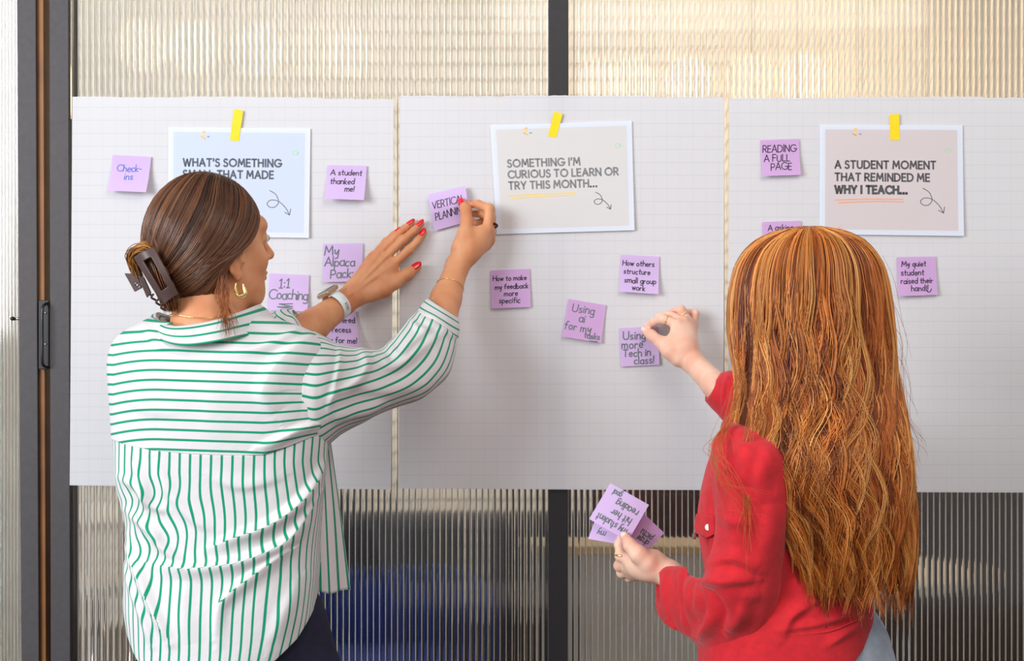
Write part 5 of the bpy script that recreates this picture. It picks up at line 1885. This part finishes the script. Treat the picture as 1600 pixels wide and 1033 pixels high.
# ------------------------------------------------------------------ long red hair
M_HAIR2 = hair_material('copper_hair', .36, .5)
YH = -.535
hs = np.array([  # row, left, right, half depth, centre depth
    (356, 1240, 1288, .030, -.520), (362, 1206, 1320, .062, -.520), (374, 1184, 1343, .082, -.520), (392, 1165, 1362, .098, -.520), (415, 1152, 1376, .108, -.520),
    (445, 1144, 1384, .112, -.522), (480, 1141, 1389, .112, -.525), (520, 1141, 1393, .108, -.530), (560, 1146, 1396, .100, -.540), (600, 1152, 1402, .090, -.555),
    (640, 1150, 1410, .082, -.575), (680, 1143, 1418, .076, -.595), (720, 1148, 1424, .072, -.605), (770, 1168, 1428, .068, -.610), (820, 1192, 1430, .064, -.610),
    (870, 1218, 1430, .058, -.605), (930, 1236, 1425, .052, -.600)], float)
_rows = np.linspace(356, 940, 220)
hs_ = np.stack([np.interp(_rows, hs[:, 0], hs[:, k]) for k in (1, 2, 3, 4)], 1)
for _ in range(5): hs_[8:-1] = (hs_[7:-2] + 2 * hs_[8:-1] + hs_[9:]) / 4


def hairpos(phi, row, dep):
    """phi in [-1,1] across (left..right as seen from behind), row in photo rows, dep 0 at the surface .. 1 inside"""
    l = np.interp(row, _rows, hs_[:, 0]); r = np.interp(row, _rows, hs_[:, 1]); b = np.interp(row, _rows, hs_[:, 2]); yc = np.interp(row, _rows, hs_[:, 3])
    ang = phi * math.pi / 2
    k = 1 - dep
    y = yc - np.cos(ang) * b * k
    px = (l + r) / 2 + np.sin(ang) * (r - l) / 2 * (1 - dep * .25)
    d = yc + CAMD
    x = (px - 800) * d / FPX; z = CAMZ - (row - 516.5) * d / FPX
    return np.stack([x, y, z], -1)


pal2 = [(96, 40, 12), (138, 64, 20), (176, 90, 30), (208, 122, 50), (234, 162, 84)]


def hair_fall(n_lock, per, K, seed, dep_lo, dep_hi, phi_rng=(-1.25, 1.25), pal=pal2, rad=(.0005, .0010), endfn=None, wav=1.0, spread=.05, start=(355.5, 358)):
    r = np.random.default_rng(seed)
    Ps, Ts, Rs = [], [], []
    lt = tints(n_lock, pal, .10)
    ph0 = r.uniform(phi_rng[0], phi_rng[1], n_lock)
    for i in range(n_lock):
        p0 = ph0[i]
        xe = p0 / 1.3
        end = endfn(xe, r)
        dep = r.uniform(dep_lo, dep_hi)
        s_ = (np.linspace(0, 1, K) ** 1.35)[None]
        m = per
        off = r.normal(0, 1, (m, 1)); off2 = r.normal(0, 1, (m, 1))
        row0 = r.uniform(start[0], start[1]) + 4 * off ** 2
        rend = end + r.normal(0, 12, (m, 1))
        rows = row0 + (rend - row0) * s_ ** 1.02
        # near the crown the hair leaves the parting, then opens to its own place
        open_ = 1 - np.exp(-np.clip(rows - row0, 0, 999) / (7.0 + 10 * abs(p0)))
        part = -.08 + .5 * p0 + .0 * s_
        w1 = r.uniform(150, 195); a1 = r.uniform(.03, .060) * wav; f1 = 4.5 * p0 + r.normal(0, .5)
        w2_ = r.uniform(75, 95); a2 = r.uniform(.001, .004) * wav; f2_ = r.uniform(0, 6.3)
        wave = np.clip((rows - 420) / 160, 0, 1.5) * (a1 * np.sin(rows / w1 * 2 * math.pi + f1) + a2 * np.sin(rows / w2_ * 2 * math.pi + f2_))
        drift = r.normal(0, .05) * s_ ** 1.5
        width = spread * (.45 + .8 * np.sin(np.clip(s_ * 1.02, 0, 1) * math.pi * .86)) * (1 - .25 * s_)
        phi = part * (1 - open_) + p0 * open_ + wave + drift + off * width
        d_ = dep + off2 * .025 + .05 * np.cos(rows / w1 * 2 * math.pi + f1 + 1.2) * np.clip((rows - 420) / 160, 0, 1) + .035 * (off * .9) ** 2
        p = hairpos(phi, rows, d_)
        Ps.append(p); Ts.append(np.clip(lt[i] * (1 + r.normal(0, .13, (m, 1))), .003, 1)); Rs.append(r.uniform(rad[0], rad[1], m))
    return np.concatenate(Ps), np.concatenate(Rs), np.concatenate(Ts)


def endfn(x, r):
    e = np.interp(x, [-1, -.8, -.62, -.5, -.38, -.2, 0, .25, .5, .75, 1.0], [700, 745, 790, 850, 905, 912, 905, 900, 905, 890, 800])
    return e + r.normal(0, 20)


a = hair_fall(270, 23, 34, 41, -.06, .10, endfn=endfn, spread=.040, rad=(.0005, .00095))
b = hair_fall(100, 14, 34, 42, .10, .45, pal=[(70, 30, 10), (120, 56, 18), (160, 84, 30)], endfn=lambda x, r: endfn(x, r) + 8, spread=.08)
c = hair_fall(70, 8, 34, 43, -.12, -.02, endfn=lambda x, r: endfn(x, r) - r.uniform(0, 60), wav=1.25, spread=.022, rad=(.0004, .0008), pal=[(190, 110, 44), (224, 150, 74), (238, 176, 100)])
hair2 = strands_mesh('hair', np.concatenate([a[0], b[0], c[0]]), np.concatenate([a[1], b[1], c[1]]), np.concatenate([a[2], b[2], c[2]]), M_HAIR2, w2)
# the dense inner mass of the hair
n_, m_ = 120, 90
rows = np.linspace(358, 868, n_)[:, None] * np.ones((1, m_))
phi = np.linspace(-1.5, 1.5, m_)[None] * np.ones((n_, 1))
lowcut = np.array([endfn(q, np.random.default_rng(1)) for q in np.linspace(-1, 1, 9)])
cap_ = hairpos(phi, rows, .10 + .05 * np.sin(phi * 17 + rows / 60) + .03 * np.sin(phi * 41))
lim = np.interp(phi, [-1.5, -1, -.7, -.5, -.35, 0, 1.0, 1.5], [580, 640, 700, 760, 835, 850, 840, 700])
cap_[..., 2] -= .007 * np.clip((420 - rows) / 50, 0, 1)
F = grid_faces(n_, m_)
ok = (rows.reshape(-1) < lim.reshape(-1))[F].all(1)
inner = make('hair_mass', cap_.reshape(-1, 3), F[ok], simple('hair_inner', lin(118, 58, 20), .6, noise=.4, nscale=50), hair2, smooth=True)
# stray wisps
wp = []
r = np.random.default_rng(50)
specs = []
for k in range(26):    # left shoulder wisps
    x = 1163 + r.normal(0, 5)
    specs.append([(x, 560 + r.normal(0, 15), -.595), (1142 + r.normal(0, 7), 650, -.63), (1120 + r.normal(0, 9), 700, -.672), (1128 + r.normal(0, 12), 745 + r.normal(0, 10), -.690), (1160 + r.normal(0, 22), 790 + r.normal(0, 18), -.696)])
for k in range(16):
    specs.append([(1180 + r.normal(0, 6), 610 + r.normal(0, 15), -.655), (1166 + r.normal(0, 6), 700, -.672), (1168 + r.normal(0, 6), 760, -.680), (1166 + r.normal(0, 9), 820 + r.normal(0, 25), -.682)])
for k in range(26):    # right edge flicks
    y0 = r.uniform(640, 860)
    specs.append([(1395 + r.normal(0, 6), y0 - 120, -.56), (1412 + r.normal(0, 5), y0 - 60, -.56), (1424 + r.normal(0, 5), y0, -.56), (1436 + r.normal(0, 5), y0 + 26, -.56)])
for k in range(14):
    y0 = r.uniform(440, 700)
    specs.append([(1378 + r.normal(0, 4), y0 - 60, -.53), (1400 + r.normal(0, 6), y0 - 20, -.53), (1412 + r.normal(0, 8), y0 + 40, -.53), (1420 + r.normal(0, 8), y0 + 90, -.54)])
wp = np.array([crm(np.array([P(*q) for q in sp_[:4]] + ([P(*sp_[4])] if len(sp_) > 4 else [P(sp_[3][0] + 3, sp_[3][1] + 12, sp_[3][2])])), 24) for sp_ in specs])
strands_mesh('loose_strands', wp, r.uniform(.0002, .00045, len(wp)), tints(len(wp), [(170, 86, 30), (214, 132, 60)]), M_HAIR2, hair2)['kind'] = 'stuff'

# ------------------------------------------------------------------ the notes in her hand
yn = -.325


def held(corners, ys, lines, col, w, label, mat, extra=None):
    tl, tr, br, bl = [P(c[0], c[1], y) for c, y in zip(corners, ys)]
    W = np.linalg.norm(tr - tl); H = np.linalg.norm(bl - tl)
    nrm = np.cross(tr - tl, tl - bl); nrm /= np.linalg.norm(nrm)
    if nrm[1] > 0: nrm = -nrm

    def mapf(u, v, lift=0.0):
        s_ = (np.asarray(u) / W)[..., None]; t_ = (np.asarray(v) / H)[..., None]
        p = t_ * ((1 - s_) * tl + s_ * tr) + (1 - t_) * ((1 - s_) * bl + s_ * br)
        return p + nrm * (lift + .004 * np.sin(s_ * math.pi))
    o = sheet_mesh('held_note', mapf, W, H, mat, 10, origin=bl)
    tag(o, label, 'sticky note', 'lilac notes in the lower hand')
    note_text(mapf, W, H, lines, col, w, o)
    return o


# the writing is upside down: its top edge points down to the hand
held(((981, 846), (920.5, 811), (953.5, 755), (1014, 789)), (-.336, -.318, -.316, -.332),
     [('my student', .52, .76, .16, .13, .80), ('hit her', .42, .50, .16, .18, .85), ('reading', .40, .25, .16, .16, .85), ('goal', .74, .08, .13, .12, .8)], 'green', .0019,
     'front lilac note of the held fan, upside down, reading my student hit her reading goal', M_NOTE)
held(((1014, 858), (961, 833), (984, 780), (1038, 833)), (-.296, -.306, -.312, -.300),
     [('draw', .30, .68, .15, .14, .85), ('pictu', .30, .42, .15, .14, .85)], 'green', .0017, 'right lilac note of the held fan, reading draw pictu', M_NOTE2)
held(((975, 852), (919, 842), (936, 795), (992, 812)), (-.316, -.306, -.303, -.312),
     [('my', .72, .66, .16), ('A', .70, .36, .12)], 'green', .0014, 'lowest left lilac note of the held fan with faint writing', M_NOTE)
